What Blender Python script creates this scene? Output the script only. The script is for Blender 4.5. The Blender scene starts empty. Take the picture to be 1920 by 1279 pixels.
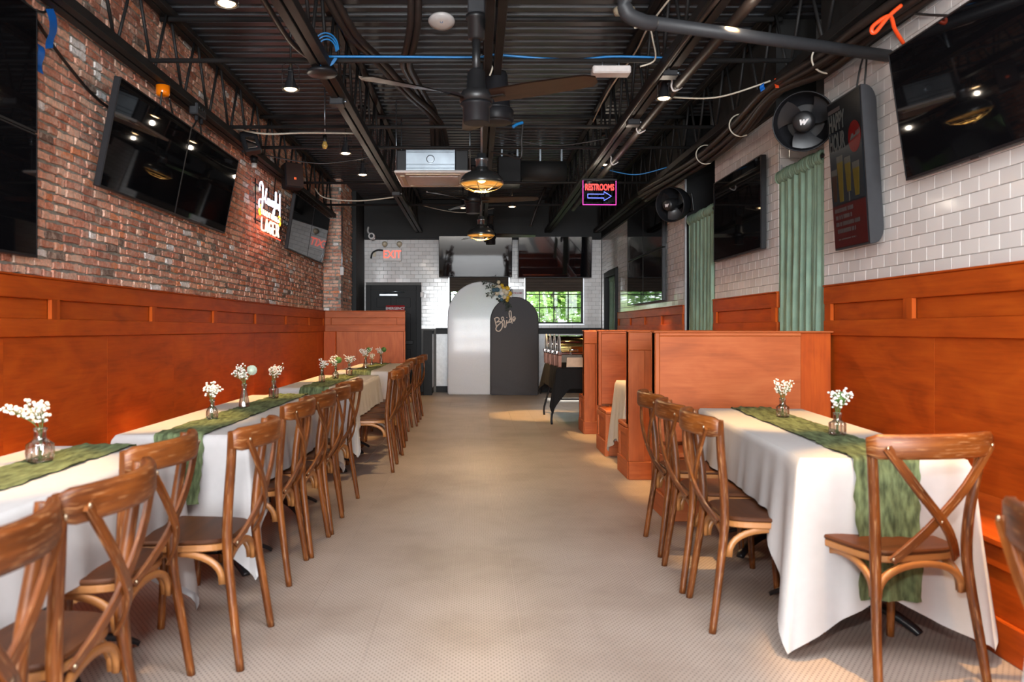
import bpy, math, random
from mathutils import Vector, Matrix, noise as mnoise
R = random.Random(7)
PI = math.pi
SC = bpy.context.scene
COL = SC.collection

# ------------------------------------------------------------------ camera
FPX, VX, VY, CAMZ = 1493.0, 893.0, 617.0, 1.25      # focal length in pixels, vanishing point, eye height
cam = bpy.data.cameras.new('camera')
cam.sensor_width = 36.0
cam.lens = FPX / 1920 * 36.0
cam.shift_x = (960 - VX) / 1920
cam.shift_y = -(639.5 - VY) / 1920
cam.clip_start = 0.05
cam.clip_end = 200
cam.dof.use_dof = True
cam.dof.focus_distance = 12.0
cam.dof.aperture_fstop = 3.5
co = bpy.data.objects.new('camera', cam)
co.location = (0, 0, CAMZ)
co.rotation_euler = (PI / 2, 0, 0)
COL.objects.link(co)
SC.camera = co

# ------------------------------------------------------------------ view, world, sun, large lights
SC.view_settings.view_transform = 'Standard'
SC.view_settings.look = 'None'
SC.view_settings.gamma = 1.0
SC.view_settings.use_curve_mapping = False
SC.view_settings.exposure = 0.2
SC.cycles.use_denoising = True
SC.cycles.max_bounces = 8
SC.cycles.diffuse_bounces = 4
SC.cycles.glossy_bounces = 4
SC.cycles.transmission_bounces = 6
SC.cycles.transparent_max_bounces = 12
SC.cycles.sample_clamp_indirect = 6.0
SC.cycles.caustics_reflective = False
SC.cycles.caustics_refractive = False

w = bpy.data.worlds.new('sky')
SC.world = w
w.use_nodes = True
bg = w.node_tree.nodes['Background']
bg.inputs[0].default_value = (0.86, 0.94, 1.0, 1)
bg.inputs[1].default_value = 7.0


def light(name, kind, loc, energy, color=(1, 1, 1), rot=(0, 0, 0), size=None, size_y=None, radius=None, spot=None, blend=0.5):
    l = bpy.data.lights.new(name, kind)
    l.energy = energy
    l.color = color
    if kind == 'AREA':
        l.shape = 'RECTANGLE'
        l.size = size
        l.size_y = size_y
    if radius is not None and kind in ('POINT', 'SPOT'):
        l.shadow_soft_size = radius
    if kind == 'SPOT':
        l.spot_size = spot
        l.spot_blend = blend
    o = bpy.data.objects.new(name, l)
    o.location = loc
    o.rotation_euler = rot
    COL.objects.link(o)
    return o


sun = light('sun', 'SUN', (0, 30, 20), 20.0, (1, .97, .93), (math.radians(-46), 0, math.radians(6)))
sun.data.angle = 0.10
STORE = light('storefront_daylight', 'AREA', (0, -10.0, 2.0), 2100, (0.91, 0.96, 1.0), (math.radians(88), 0, 0), 4.8, 2.8)
light('added_overhead_fill', 'AREA', (0, 0.9, 3.6), 260, (0.98, 0.98, 0.99), (0, 0, 0), 4.2, 1.6)  # unseen area lamp added overhead to brighten table tops and floor
FLASH = light('camera_flash', 'POINT', (-0.12, -0.1, 1.75), 215, (1.0, 0.98, 0.96), radius=0.06)


# ------------------------------------------------------------------ mesh builder
def P(px, py, Y):
    """the point at distance Y that stands at that place of the photograph"""
    return Vector(((px - VX) * Y / FPX, Y, CAMZ + (VY - py) * Y / FPX))


class MB:
    def __init__(s):
        s.v, s.f, s.uv, s.sm = [], [], [], []

    def add(s, verts, faces, uvs=None, smooth=False, M=None):
        b = len(s.v)
        s.v += [tuple(M @ Vector(p)) if M is not None else tuple(p) for p in verts]
        for i, f in enumerate(faces):
            s.f.append([b + k for k in f])
            s.uv.append(uvs[i] if uvs else [(0, 0)] * len(f))
            s.sm.append(smooth)
        return s

    def box(s, x0, x1, y0, y1, z0, z1, c=0.0, M=None):
        lo, hi = (min(x0, x1), min(y0, y1), min(z0, z1)), (max(x0, x1), max(y0, y1), max(z0, z1))
        d = [hi[i] - lo[i] for i in range(3)]
        c = min(c, 0.45 * min(d))
        L = max(range(3), key=lambda i: d[i])
        ou, ov = R.uniform(0, 50), R.uniform(0, 50)

        def uvof(p, n):
            ax = [i for i in range(3) if i != n]
            if L in ax:
                u = L
                v = ax[0] if ax[1] == L else ax[1]
            else:
                u, v = ax
                return (ou + p[u] * .3, ov + p[v] * .3)
            return (ou + p[u], ov + p[v])
        V, F, U = [], [], []
        if c <= 0:
            idx = {}
            for i in range(8):
                p = [hi[k] if (i >> k) & 1 else lo[k] for k in range(3)]
                V.append(p)
            for n, q in ((0, (0, 4, 6, 2)), (0, (1, 3, 7, 5)), (1, (0, 1, 5, 4)), (1, (2, 6, 7, 3)), (2, (0, 2, 3, 1)), (2, (4, 5, 7, 6))):
                F.append(q)
                U.append([uvof(V[k], n) for k in q])
            return s.add(V, F, U, False, M)
        key = {}
        for i in range(8):
            for n in range(3):
                p = []
                for k in range(3):
                    e = hi[k] if (i >> k) & 1 else lo[k]
                    if k != n:
                        e += -c if (i >> k) & 1 else c
                    p.append(e)
                key[(i, n)] = len(V)
                V.append(p)
        for n, q in ((0, (0, 4, 6, 2)), (0, (1, 3, 7, 5)), (1, (0, 1, 5, 4)), (1, (2, 6, 7, 3)), (2, (0, 2, 3, 1)), (2, (4, 5, 7, 6))):
            F.append([key[(k, n)] for k in q])
            U.append([uvof(V[key[(k, n)]], n) for k in q])
        for a in range(3):
            n1, n2 = [k for k in range(3) if k != a]
            for b1 in (0, 1):
                for b2 in (0, 1):
                    i0 = (b1 << n1) | (b2 << n2)
                    i1 = i0 | (1 << a)
                    q = [key[(i0, n1)], key[(i1, n1)], key[(i1, n2)], key[(i0, n2)]]
                    F.append(q)
                    U.append([uvof(V[k], n1) for k in q])
        for i in range(8):
            q = [key[(i, 0)], key[(i, 1)], key[(i, 2)]]
            F.append(q)
            U.append([uvof(V[k], 0) for k in q])
        return s.add(V, F, U, False, M)

    def sweep(s, path, prof, scale=None, up=(0, 0, 1), caps=True, smooth=True, closed=False, M=None):
        """prof: list of 2D points (side, up) carried along path"""
        path = [Vector(p) for p in path]
        n, m = len(path), len(prof)
        V, F, U = [], [], []
        ln = [0.0]
        for i in range(1, n):
            ln.append(ln[-1] + (path[i] - path[i - 1]).length)
        per = [0.0]
        for j in range(m):
            a, b = prof[j], prof[(j + 1) % m]
            per.append(per[-1] + math.hypot(a[0] - b[0], a[1] - b[1]))
        upv = Vector(up)
        ou, ov = R.uniform(0, 50), R.uniform(0, 50)
        prev = None
        for i in range(n):
            if closed:
                t = path[(i + 1) % n] - path[i - 1]
            else:
                t = path[min(i + 1, n - 1)] - path[max(i - 1, 0)]
            t.normalize()
            side = t.cross(upv)
            if side.length < 0.15:
                side = prev.copy() if prev is not None else t.cross(Vector((0, 1, 0)) if abs(t.y) < .9 else Vector((1, 0, 0)))
                side = side - t * side.dot(t)
            side.normalize()
            if prev is not None and side.dot(prev) < 0 and abs(side.dot(prev)) > .3:
                side = -side
            prev = side
            u2 = side.cross(t).normalized()
            k = scale[i] if scale else 1.0
            for a in prof:
                V.append(path[i] + side * a[0] * k + u2 * a[1] * k)
        rng = n if closed else n - 1
        for i in range(rng):
            i2 = (i + 1) % n
            for j in range(m):
                j2 = (j + 1) % m
                F.append((i * m + j, i * m + j2, i2 * m + j2, i2 * m + j))
                u0 = ou + ln[i]
                u1 = ou + (ln[i2] if i2 else ln[-1] + .01)
                U.append([(u0, ov + per[j]), (u0, ov + per[j + 1]), (u1, ov + per[j + 1]), (u1, ov + per[j])])
        s.add(V, F, U, smooth, M)
        if caps and not closed:
            b = len(s.v) - len(V)
            s.f.append([b + j for j in range(m)][::-1])
            s.uv.append([(0, 0)] * m)
            s.sm.append(False)
            s.f.append([b + (n - 1) * m + j for j in range(m)])
            s.uv.append([(0, 0)] * m)
            s.sm.append(False)
        return s

    def tube(s, path, r, n=8, scale=None, **k):
        return s.sweep(path, [(r * math.cos(2 * PI * j / n), r * math.sin(2 * PI * j / n)) for j in range(n)], scale, **k)

    def lathe(s, prof, n=24, M=None, smooth=True, cap=True):
        V, F, U = [], [], []
        for r, z in prof:
            for j in range(n):
                a = 2 * PI * j / n
                V.append((r * math.cos(a), r * math.sin(a), z))
        for i in range(len(prof) - 1):
            for j in range(n):
                j2 = (j + 1) % n
                F.append((i * n + j, i * n + j2, (i + 1) * n + j2, (i + 1) * n + j))
                U.append([(prof[i][1], j / n), (prof[i][1], (j + 1) / n), (prof[i + 1][1], (j + 1) / n), (prof[i + 1][1], j / n)])
        s.add(V, F, U, smooth, M)
        if cap:
            b = len(s.v) - len(V)
            for i in (0, len(prof) - 1):
                if prof[i][0] > 1e-4:
                    q = [b + i * n + j for j in range(n)]
                    s.f.append(q[::-1] if i == 0 else q)
                    s.uv.append([(0, 0)] * n)
                    s.sm.append(False)
        return s

    def prism(s, outline, z0, z1, M=None, c=0.0, smooth=False):
        """outline in XY, extruded in z, optional chamfer c on both rims"""
        n = len(outline)
        cx = sum(p[0] for p in outline) / n
        cy = sum(p[1] for p in outline) / n
        rings = [(0, z0), (0, z1)]
        if c > 0:
            rings = [(c, z0), (0, z0 + c), (0, z1 - c), (c, z1)]
        V = []
        for ins, z in rings:
            for x, y in outline:
                l = math.hypot(x - cx, y - cy) or 1
                k = (l - ins) / l
                V.append((cx + (x - cx) * k, cy + (y - cy) * k, z))
        F, U = [], []
        for i in range(len(rings) - 1):
            for j in range(n):
                j2 = (j + 1) % n
                q = (i * n + j, i * n + j2, (i + 1) * n + j2, (i + 1) * n + j)
                F.append(q)
                U.append([(V[k][0] + V[k][1], V[k][2]) for k in q])
        for q in (list(range(n))[::-1], [(len(rings) - 1) * n + j for j in range(n)]):
            F.append(q)
            U.append([(V[k][0], V[k][1]) for k in q])
        return s.add(V, F, U, smooth, M)

    def grid(s, fn, nu, nv, smooth=True, M=None):
        V = [fn(i / nu, j / nv) for i in range(nu + 1) for j in range(nv + 1)]
        F, U = [], []
        for i in range(nu):
            for j in range(nv):
                a = i * (nv + 1) + j
                F.append((a, a + nv + 1, a + nv + 2, a + 1))
                U.append([(i / nu, j / nv), ((i + 1) / nu, j / nv), ((i + 1) / nu, (j + 1) / nv), (i / nu, (j + 1) / nv)])
        return s.add(V, F, U, smooth, M)

    def ball(s, c, r, M=None, sub=1, sx=1, sy=1, sz=1):
        V, F = ICO[sub]
        return s.add([(c[0] + p[0] * r * sx, c[1] + p[1] * r * sy, c[2] + p[2] * r * sz) for p in V], F, None, True, M)

    def mesh(s, name, mats):
        me = bpy.data.meshes.new(name)
        me.from_pydata(s.v, [], s.f)
        if not isinstance(mats, (list, tuple)):
            mats = [mats]
        for m in mats:
            me.materials.append(m)
        me.polygons.foreach_set('use_smooth', s.sm)
        uvl = me.uv_layers.new(name='UVMap')
        flat = []
        for u in s.uv:
            for a in u:
                flat += [a[0], a[1]]
        uvl.data.foreach_set('uv', flat)
        me.update()
        return me


def _ico():
    t = (1 + 5 ** .5) / 2
    V = [Vector(p).normalized() for p in [(-1, t, 0), (1, t, 0), (-1, -t, 0), (1, -t, 0), (0, -1, t), (0, 1, t), (0, -1, -t), (0, 1, -t), (t, 0, -1), (t, 0, 1), (-t, 0, -1), (-t, 0, 1)]]
    F = [(0, 11, 5), (0, 5, 1), (0, 1, 7), (0, 7, 10), (0, 10, 11), (1, 5, 9), (5, 11, 4), (11, 10, 2), (10, 7, 6), (7, 1, 8), (3, 9, 4), (3, 4, 2), (3, 2, 6), (3, 6, 8), (3, 8, 9), (4, 9, 5), (2, 4, 11), (6, 2, 10), (8, 6, 7), (9, 8, 1)]
    out = {1: ([tuple(v) for v in V], F)}
    V2, F2, mid = list(V), [], {}

    def m(a, b):
        k = (min(a, b), max(a, b))
        if k not in mid:
            mid[k] = len(V2)
            V2.append(((V2[a] + V2[b]) / 2).normalized())
        return mid[k]
    for a, b, c in F:
        x, y, z = m(a, b), m(b, c), m(c, a)
        F2 += [(a, x, z), (b, y, x), (c, z, y), (x, y, z)]
    out[2] = ([tuple(v) for v in V2], F2)
    return out


ICO = _ico()


def link(o, parent=None):
    COL.objects.link(o)
    if parent is not None:
        o.parent = parent
    return o


def part(mb, name, mat, parent, loc=None, rot=None):
    me = mb.mesh(name, mat) if isinstance(mb, MB) else mb
    o = bpy.data.objects.new(name, me)
    if loc is not None:
        o.location = loc
    if rot is not None:
        o.rotation_euler = rot
    return link(o, parent)


def tag(o, label, cat, group=None, kind=None):
    o['label'] = label
    o['category'] = cat
    if group:
        o['group'] = group
    if kind:
        o['kind'] = kind
    return o


def thing(name, label, cat, loc=(0, 0, 0), rotz=0.0, group=None, rot=None):
    o = bpy.data.objects.new(name, None)
    o.empty_display_size = 0.1
    o.location = loc
    o.rotation_euler = rot if rot else (0, 0, rotz)
    link(o)
    return tag(o, label, cat, group)


def struct(name, label, mb=None, mat=None, loc=(0, 0, 0), rotz=0.0):
    if mb is None:
        o = bpy.data.objects.new(name, None)
        o.empty_display_size = 0.1
    else:
        o = bpy.data.objects.new(name, mb.mesh(name, mat))
    o.location = loc
    o.rotation_euler = (0, 0, rotz)
    link(o)
    o['kind'] = 'structure'
    o['label'] = label
    return o


KIDS = {}


def dup(root, loc, rotz, label, group=None):
    r = root.copy()
    COL.objects.link(r)
    r.location = loc
    r.rotation_euler = (0, 0, rotz)
    r['label'] = label
    if group:
        r['group'] = group
    for ch in list(root.children):
        c = ch.copy()
        COL.objects.link(c)
        c.parent = r
        for g in list(ch.children):
            d = g.copy()
            COL.objects.link(d)
            d.parent = c
    return r


def smooth_path(pts, k=6):
    pts = [Vector(p) for p in pts]
    if len(pts) < 3:
        return pts
    out = []
    for i in range(len(pts) - 1):
        p0, p1, p2, p3 = pts[max(i - 1, 0)], pts[i], pts[i + 1], pts[min(i + 2, len(pts) - 1)]
        for j in range(k):
            t = j / k
            out.append(0.5 * ((2 * p1) + (p2 - p0) * t + (2 * p0 - 5 * p1 + 4 * p2 - p3) * t * t + (3 * p1 - p0 - 3 * p2 + p3) * t ** 3))
    out.append(pts[-1])
    return out


def text_mesh(txt, size, extrude=0.0, offset=0.0, xs=1.0, bevel=0.0, outline=False, shear=0.0):
    c = bpy.data.curves.new('lettering', 'FONT')
    c.body = txt
    c.size = size
    c.extrude = extrude
    c.offset = offset
    c.shear = shear
    c.align_x = 'CENTER'
    c.align_y = 'CENTER'
    c.resolution_u = 4
    if outline:
        c.fill_mode = 'NONE'
        c.bevel_depth = bevel
        c.bevel_resolution = 1
    o = bpy.data.objects.new('lettering', c)
    COL.objects.link(o)
    bpy.context.view_layer.update()
    me = bpy.data.meshes.new_from_object(o.evaluated_get(bpy.context.evaluated_depsgraph_get()))
    bpy.data.objects.remove(o)
    bpy.data.curves.remove(c)
    if xs != 1.0:
        for v in me.vertices:
            v.co.x *= xs
    return me


def lettering(txt, size, mat, parent, loc, rot, name='lettering', **k):
    me = text_mesh(txt, size, **k)
    me.name = name
    me.materials.clear()
    me.materials.append(mat)
    return part(me, name, mat, parent, loc, rot)


# ------------------------------------------------------------------ materials
def newmat(name):
    m = bpy.data.materials.new(name)
    m.use_nodes = True
    nt = m.node_tree
    return m, nt, nt.nodes['Principled BSDF']


def N(nt, t, **k):
    n = nt.nodes.new(t)
    for a, b in k.items():
        setattr(n, a, b)
    return n


def ramp(nt, stops, interp='LINEAR'):
    r = N(nt, 'ShaderNodeValToRGB')
    r.color_ramp.interpolation = interp
    e = r.color_ramp.elements
    while len(e) > 1:
        e.remove(e[-1])
    e[0].position = stops[0][0]
    e[0].color = (*stops[0][1][:3], 1)
    for p, c in stops[1:]:
        n = e.new(p)
        n.color = (c[0], c[1], c[2], 1)
    return r


def plain(name, col, rough=0.5, metal=0.0, spec=0.5, emit=None, es=0.0, coat=0.0, var=0.08, nscale=20.0, bump=0.0):
    m, nt, b = newmat(name)
    b.inputs['Roughness'].default_value = rough
    b.inputs['Metallic'].default_value = metal
    b.inputs['Specular IOR Level'].default_value = spec
    b.inputs['Coat Weight'].default_value = coat
    b.inputs['Coat Roughness'].default_value = 0.1
    if emit is not None:
        b.inputs['Base Color'].default_value = (*col, 1)
        b.inputs['Emission Color'].default_value = (*emit, 1)
        b.inputs['Emission Strength'].default_value = es
        return m
    tc = N(nt, 'ShaderNodeTexCoord')
    no = N(nt, 'ShaderNodeTexNoise')
    no.inputs['Scale'].default_value = nscale
    no.inputs['Detail'].default_value = 4
    nt.links.new(tc.outputs['Object'], no.inputs['Vector'])
    r = ramp(nt, [(0.3, [c * (1 - var) for c in col]), (0.7, [min(1, c * (1 + var)) for c in col])])
    nt.links.new(no.outputs['Fac'], r.inputs['Fac'])
    nt.links.new(r.outputs['Color'], b.inputs['Base Color'])
    if bump:
        bp = N(nt, 'ShaderNodeBump')
        bp.inputs['Strength'].default_value = bump
        bp.inputs['Distance'].default_value = 0.01
        nt.links.new(no.outputs['Fac'], bp.inputs['Height'])
        nt.links.new(bp.outputs['Normal'], b.inputs['Normal'])
    return m


def wood(name, dark, mid, light, su=1.2, sv=22.0, rough=0.35, blotch=1.0, coat=0.2, spec=0.5, worn=0.0, wornc=(.6, .5, .42)):
    m, nt, b = newmat(name)
    tc = N(nt, 'ShaderNodeTexCoord')
    oi = N(nt, 'ShaderNodeObjectInfo')
    mp = N(nt, 'ShaderNodeMapping')
    mp.inputs['Scale'].default_value = (su, sv, 1)
    nt.links.new(tc.outputs['UV'], mp.inputs['Vector'])
    mul = N(nt, 'ShaderNodeMath', operation='MULTIPLY')
    mul.inputs[1].default_value = 40.0
    nt.links.new(oi.outputs['Random'], mul.inputs[0])
    cmb = N(nt, 'ShaderNodeCombineXYZ')
    nt.links.new(mul.outputs[0], cmb.inputs['X'])
    nt.links.new(mul.outputs[0], cmb.inputs['Z'])
    nt.links.new(cmb.outputs[0], mp.inputs['Location'])
    n1 = N(nt, 'ShaderNodeTexNoise')
    n1.inputs['Scale'].default_value = 2.2
    n1.inputs['Detail'].default_value = 7
    n1.inputs['Roughness'].default_value = 0.62
    n1.inputs['Distortion'].default_value = 0.5
    nt.links.new(mp.outputs[0], n1.inputs['Vector'])
    mp2 = N(nt, 'ShaderNodeMapping')
    mp2.inputs['Scale'].default_value = (1.1, 3.2, 1)
    nt.links.new(tc.outputs['UV'], mp2.inputs['Vector'])
    nt.links.new(cmb.outputs[0], mp2.inputs['Location'])
    n2 = N(nt, 'ShaderNodeTexNoise')
    n2.inputs['Scale'].default_value = 2.0
    n2.inputs['Detail'].default_value = 4
    n2.inputs['Distortion'].default_value = 1.0
    nt.links.new(mp2.outputs[0], n2.inputs['Vector'])
    mx = N(nt, 'ShaderNodeMath', operation='MULTIPLY_ADD')
    nt.links.new(n2.outputs['Fac'], mx.inputs[0])
    mx.inputs[1].default_value = 0.6 * blotch
    ad = N(nt, 'ShaderNodeMath', operation='MULTIPLY')
    ad.inputs[1].default_value = 1.0 - 0.6 * blotch if blotch < 1.2 else 0.3
    nt.links.new(n1.outputs['Fac'], ad.inputs[0])
    nt.links.new(ad.outputs[0], mx.inputs[2])
    r = ramp(nt, [(0.30, dark), (0.5, mid), (0.72, light)])
    nt.links.new(mx.outputs[0], r.inputs['Fac'])
    out = r.outputs['Color']
    if worn:
        mp3 = N(nt, 'ShaderNodeMapping')
        mp3.inputs['Scale'].default_value = (9, 110, 1)
        nt.links.new(tc.outputs['UV'], mp3.inputs['Vector'])
        n3 = N(nt, 'ShaderNodeTexNoise')
        n3.inputs['Scale'].default_value = 1.6
        n3.inputs['Detail'].default_value = 5
        nt.links.new(mp3.outputs[0], n3.inputs['Vector'])
        r3 = ramp(nt, [(0.56, (0, 0, 0)), (0.72, (worn, worn, worn))])
        nt.links.new(n3.outputs['Fac'], r3.inputs['Fac'])
        mix = N(nt, 'ShaderNodeMix', data_type='RGBA')
        nt.links.new(r3.outputs['Color'], mix.inputs['Factor'])
        nt.links.new(out, mix.inputs['A'])
        mix.inputs['B'].default_value = (*wornc, 1)
        out = mix.outputs['Result']
    nt.links.new(out, b.inputs['Base Color'])
    b.inputs['Roughness'].default_value = rough
    b.inputs['Coat Weight'].default_value = coat
    b.inputs['Coat Roughness'].default_value = 0.25
    b.inputs['Specular IOR Level'].default_value = spec
    bp = N(nt, 'ShaderNodeBump')
    bp.inputs['Strength'].default_value = 0.08
    bp.inputs['Distance'].default_value = 0.004
    nt.links.new(n1.outputs['Fac'], bp.inputs['Height'])
    nt.links.new(bp.outputs['Normal'], b.inputs['Normal'])
    return m


def pieces(name, stops, rnd, rough=0.8, mott=0.25, nscale=30, bump=0.4, spec=0.3, coat=0.0, interp='CONSTANT', smudge=None):
    """a material whose colour differs from piece to piece (rnd: 'object' or 'island')"""
    m, nt, b = newmat(name)
    if rnd == 'object':
        src = N(nt, 'ShaderNodeObjectInfo').outputs['Random']
    else:
        src = N(nt, 'ShaderNodeNewGeometry').outputs['Random Per Island']
    r = ramp(nt, stops, interp)
    nt.links.new(src, r.inputs['Fac'])
    tc = N(nt, 'ShaderNodeTexCoord')
    geo = N(nt, 'ShaderNodeNewGeometry')
    no = N(nt, 'ShaderNodeTexNoise')
    no.inputs['Scale'].default_value = nscale
    no.inputs['Detail'].default_value = 5
    no.inputs['Roughness'].default_value = 0.65
    nt.links.new(geo.outputs['Position'], no.inputs['Vector'])
    if mott:
        r2 = ramp(nt, [(0.3, (1 - mott,) * 3), (0.7, (1 + mott,) * 3)])
        nt.links.new(no.outputs['Fac'], r2.inputs['Fac'])
        mix = N(nt, 'ShaderNodeMix', data_type='RGBA', blend_type='MULTIPLY')
        mix.inputs['Factor'].default_value = 1
        nt.links.new(r.outputs['Color'], mix.inputs['A'])
        nt.links.new(r2.outputs['Color'], mix.inputs['B'])
        res = mix.outputs['Result']
        if smudge:
            n9 = N(nt, 'ShaderNodeTexNoise')
            n9.inputs['Scale'].default_value = 13
            n9.inputs['Detail'].default_value = 6
            n9.inputs['Roughness'].default_value = 0.7
            nt.links.new(geo.outputs['Position'], n9.inputs['Vector'])
            r9 = ramp(nt, [(0.46, (0, 0, 0)), (0.70, (.75, .75, .75))])
            nt.links.new(n9.outputs['Fac'], r9.inputs['Fac'])
            m9 = N(nt, 'ShaderNodeMix', data_type='RGBA')
            nt.links.new(r9.outputs['Color'], m9.inputs['Factor'])
            nt.links.new(res, m9.inputs['A'])
            m9.inputs['B'].default_value = (*smudge, 1)
            res = m9.outputs['Result']
        nt.links.new(res, b.inputs['Base Color'])
    else:
        nt.links.new(r.outputs['Color'], b.inputs['Base Color'])
    b.inputs['Roughness'].default_value = rough
    b.inputs['Specular IOR Level'].default_value = spec
    b.inputs['Coat Weight'].default_value = coat
    if bump:
        bp = N(nt, 'ShaderNodeBump')
        bp.inputs['Strength'].default_value = bump
        bp.inputs['Distance'].default_value = 0.006
        nt.links.new(no.outputs['Fac'], bp.inputs['Height'])
        nt.links.new(bp.outputs['Normal'], b.inputs['Normal'])
    return m


def glassy(name, tint=(1, 1, 1), gloss=0.12, rough=0.02):
    m, nt, b = newmat(name)
    nt.nodes.remove(b)
    out = nt.nodes['Material Output']
    tr = N(nt, 'ShaderNodeBsdfTransparent')
    tr.inputs[0].default_value = (*tint, 1)
    gl = N(nt, 'ShaderNodeBsdfGlossy')
    gl.inputs['Roughness'].default_value = rough
    lw = N(nt, 'ShaderNodeLayerWeight')
    lw.inputs['Blend'].default_value = 0.35
    ma = N(nt, 'ShaderNodeMath', operation='MULTIPLY_ADD')
    ma.inputs[1].default_value = 0.6
    ma.inputs[2].default_value = gloss * .3
    nt.links.new(lw.outputs['Fresnel'], ma.inputs[0])
    mx = N(nt, 'ShaderNodeMixShader')
    nt.links.new(ma.outputs[0], mx.inputs[0])
    nt.links.new(tr.outputs[0], mx.inputs[1])
    nt.links.new(gl.outputs[0], mx.inputs[2])
    nt.links.new(mx.outputs[0], out.inputs[0])
    return m


def fabric(name, col, trans=0.0, nscale=60, var=0.1, bump=0.1, rough=0.9, dist=0.003, spec=0.15, stretch=None):
    m, nt, b = newmat(name)
    b.inputs['Roughness'].default_value = rough
    b.inputs['Specular IOR Level'].default_value = spec
    tc = N(nt, 'ShaderNodeTexCoord')
    no = N(nt, 'ShaderNodeTexNoise')
    no.inputs['Scale'].default_value = nscale
    no.inputs['Detail'].default_value = 5
    if stretch:
        mp = N(nt, 'ShaderNodeMapping')
        mp.inputs['Scale'].default_value = stretch
        nt.links.new(tc.outputs['Object'], mp.inputs['Vector'])
        nt.links.new(mp.outputs[0], no.inputs['Vector'])
    else:
        nt.links.new(tc.outputs['Object'], no.inputs['Vector'])
    r = ramp(nt, [(0.3, [c * (1 - var) for c in col]), (0.7, [min(1, c * (1 + var)) for c in col])])
    nt.links.new(no.outputs['Fac'], r.inputs['Fac'])
    nt.links.new(r.outputs['Color'], b.inputs['Base Color'])
    if bump:
        bp = N(nt, 'ShaderNodeBump')
        bp.inputs['Strength'].default_value = bump
        bp.inputs['Distance'].default_value = dist
        nt.links.new(no.outputs['Fac'], bp.inputs['Height'])
        nt.links.new(bp.outputs['Normal'], b.inputs['Normal'])
    if trans:
        tl = N(nt, 'ShaderNodeBsdfTranslucent')
        nt.links.new(r.outputs['Color'], tl.inputs['Color'])
        mx = N(nt, 'ShaderNodeMixShader')
        mx.inputs[0].default_value = trans
        out = nt.nodes['Material Output']
        nt.links.new(b.outputs[0], mx.inputs[1])
        nt.links.new(tl.outputs[0], mx.inputs[2])
        nt.links.new(mx.outputs[0], out.inputs[0])
    return m


def mosaic():
    """pale mosaic floor with small dark dots on a staggered grid"""
    m, nt, b = newmat('floor_mosaic')
    geo = N(nt, 'ShaderNodeNewGeometry')
    sep = N(nt, 'ShaderNodeSeparateXYZ')
    nt.links.new(geo.outputs['Position'], sep.inputs[0])

    def cosn(sock, period):
        a = N(nt, 'ShaderNodeMath', operation='MULTIPLY')
        a.inputs[1].default_value = 2 * PI / period
        nt.links.new(sock, a.inputs[0])
        c = N(nt, 'ShaderNodeMath', operation='COSINE')
        nt.links.new(a.outputs[0], c.inputs[0])
        return c.outputs[0]
    mu = N(nt, 'ShaderNodeMath', operation='MULTIPLY')
    nt.links.new(cosn(sep.outputs['X'], 0.0222), mu.inputs[0])
    nt.links.new(cosn(sep.outputs['Y'], 0.0314), mu.inputs[1])
    r = ramp(nt, [(0.46, (0, 0, 0)), (0.72, (1, 1, 1))])
    nt.links.new(mu.outputs[0], r.inputs['Fac'])
    no = N(nt, 'ShaderNodeTexNoise')
    no.inputs['Scale'].default_value = 1.3
    no.inputs['Detail'].default_value = 6
    no.inputs['Roughness'].default_value = 0.6
    nt.links.new(geo.outputs['Position'], no.inputs['Vector'])
    base = ramp(nt, [(0.3, (0.29, 0.232, 0.196)), (0.52, (0.39, 0.326, 0.284)), (0.72, (0.44, 0.38, 0.336))])
    nt.links.new(no.outputs['Fac'], base.inputs['Fac'])
    mix = N(nt, 'ShaderNodeMix', data_type='RGBA')
    nt.links.new(r.outputs['Color'], mix.inputs['Factor'])
    nt.links.new(base.outputs['Color'], mix.inputs['A'])
    mix.inputs['B'].default_value = (0.15, 0.122, 0.105, 1)
    nt.links.new(mix.outputs['Result'], b.inputs['Base Color'])
    b.inputs['Roughness'].default_value = 0.42
    b.inputs['Specular IOR Level'].default_value = 0.4
    bp = N(nt, 'ShaderNodeBump')
    bp.invert = True
    bp.inputs['Strength'].default_value = 0.25
    bp.inputs['Distance'].default_value = 0.002
    nt.links.new(r.outputs['Color'], bp.inputs['Height'])
    nt.links.new(bp.outputs['Normal'], b.inputs['Normal'])
    return m


M = {}
M['stain'] = wood('orange_stained_wood', (0.25, 0.037, 0.003), (0.41, 0.066, 0.005), (0.52, 0.100, 0.008), rough=0.48, coat=0.0, spec=0.22)
M['booth'] = wood('stained_wood_lit_tone', (0.28, 0.064, 0.016), (0.41, 0.098, 0.025), (0.50, 0.14, 0.042), rough=0.48, coat=0.0, spec=0.25)  # same stain as the wainscot, frontal light put into a lighter tone
M['chair'] = wood('chair_wood', (0.026, 0.007, 0.002), (0.135, 0.036, 0.006), (0.28, 0.086, 0.014), su=2.5, sv=40, rough=0.40, coat=0.0, spec=0.4, worn=0.75, wornc=(.46, .235, .10))
M['seat'] = wood('seat_wood', (0.036, 0.011, 0.004), (0.072, 0.023, 0.008), (0.105, 0.036, 0.012), su=1.5, sv=18, rough=0.45, coat=0.0, spec=0.18)
M['bentwood'] = wood('bent_rattan_wood', (0.20, 0.075, 0.022), (0.36, 0.15, 0.045), (0.42, 0.17, 0.05), su=2, sv=30, rough=0.38, coat=0.1)
M['brass'] = plain('dull_brass', (0.55, 0.45, 0.32), 0.3, 1.0)
M['black'] = plain('black_painted_metal', (0.012, 0.012, 0.013), 0.42)
M['deck'] = plain('black_ceiling_paint', (0.026, 0.029, 0.036), 0.42, var=0.25, nscale=3)
M['joist'] = plain('black_steel_paint', (0.016, 0.015, 0.015), 0.55, spec=0.25, var=0.3, nscale=5)
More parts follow.
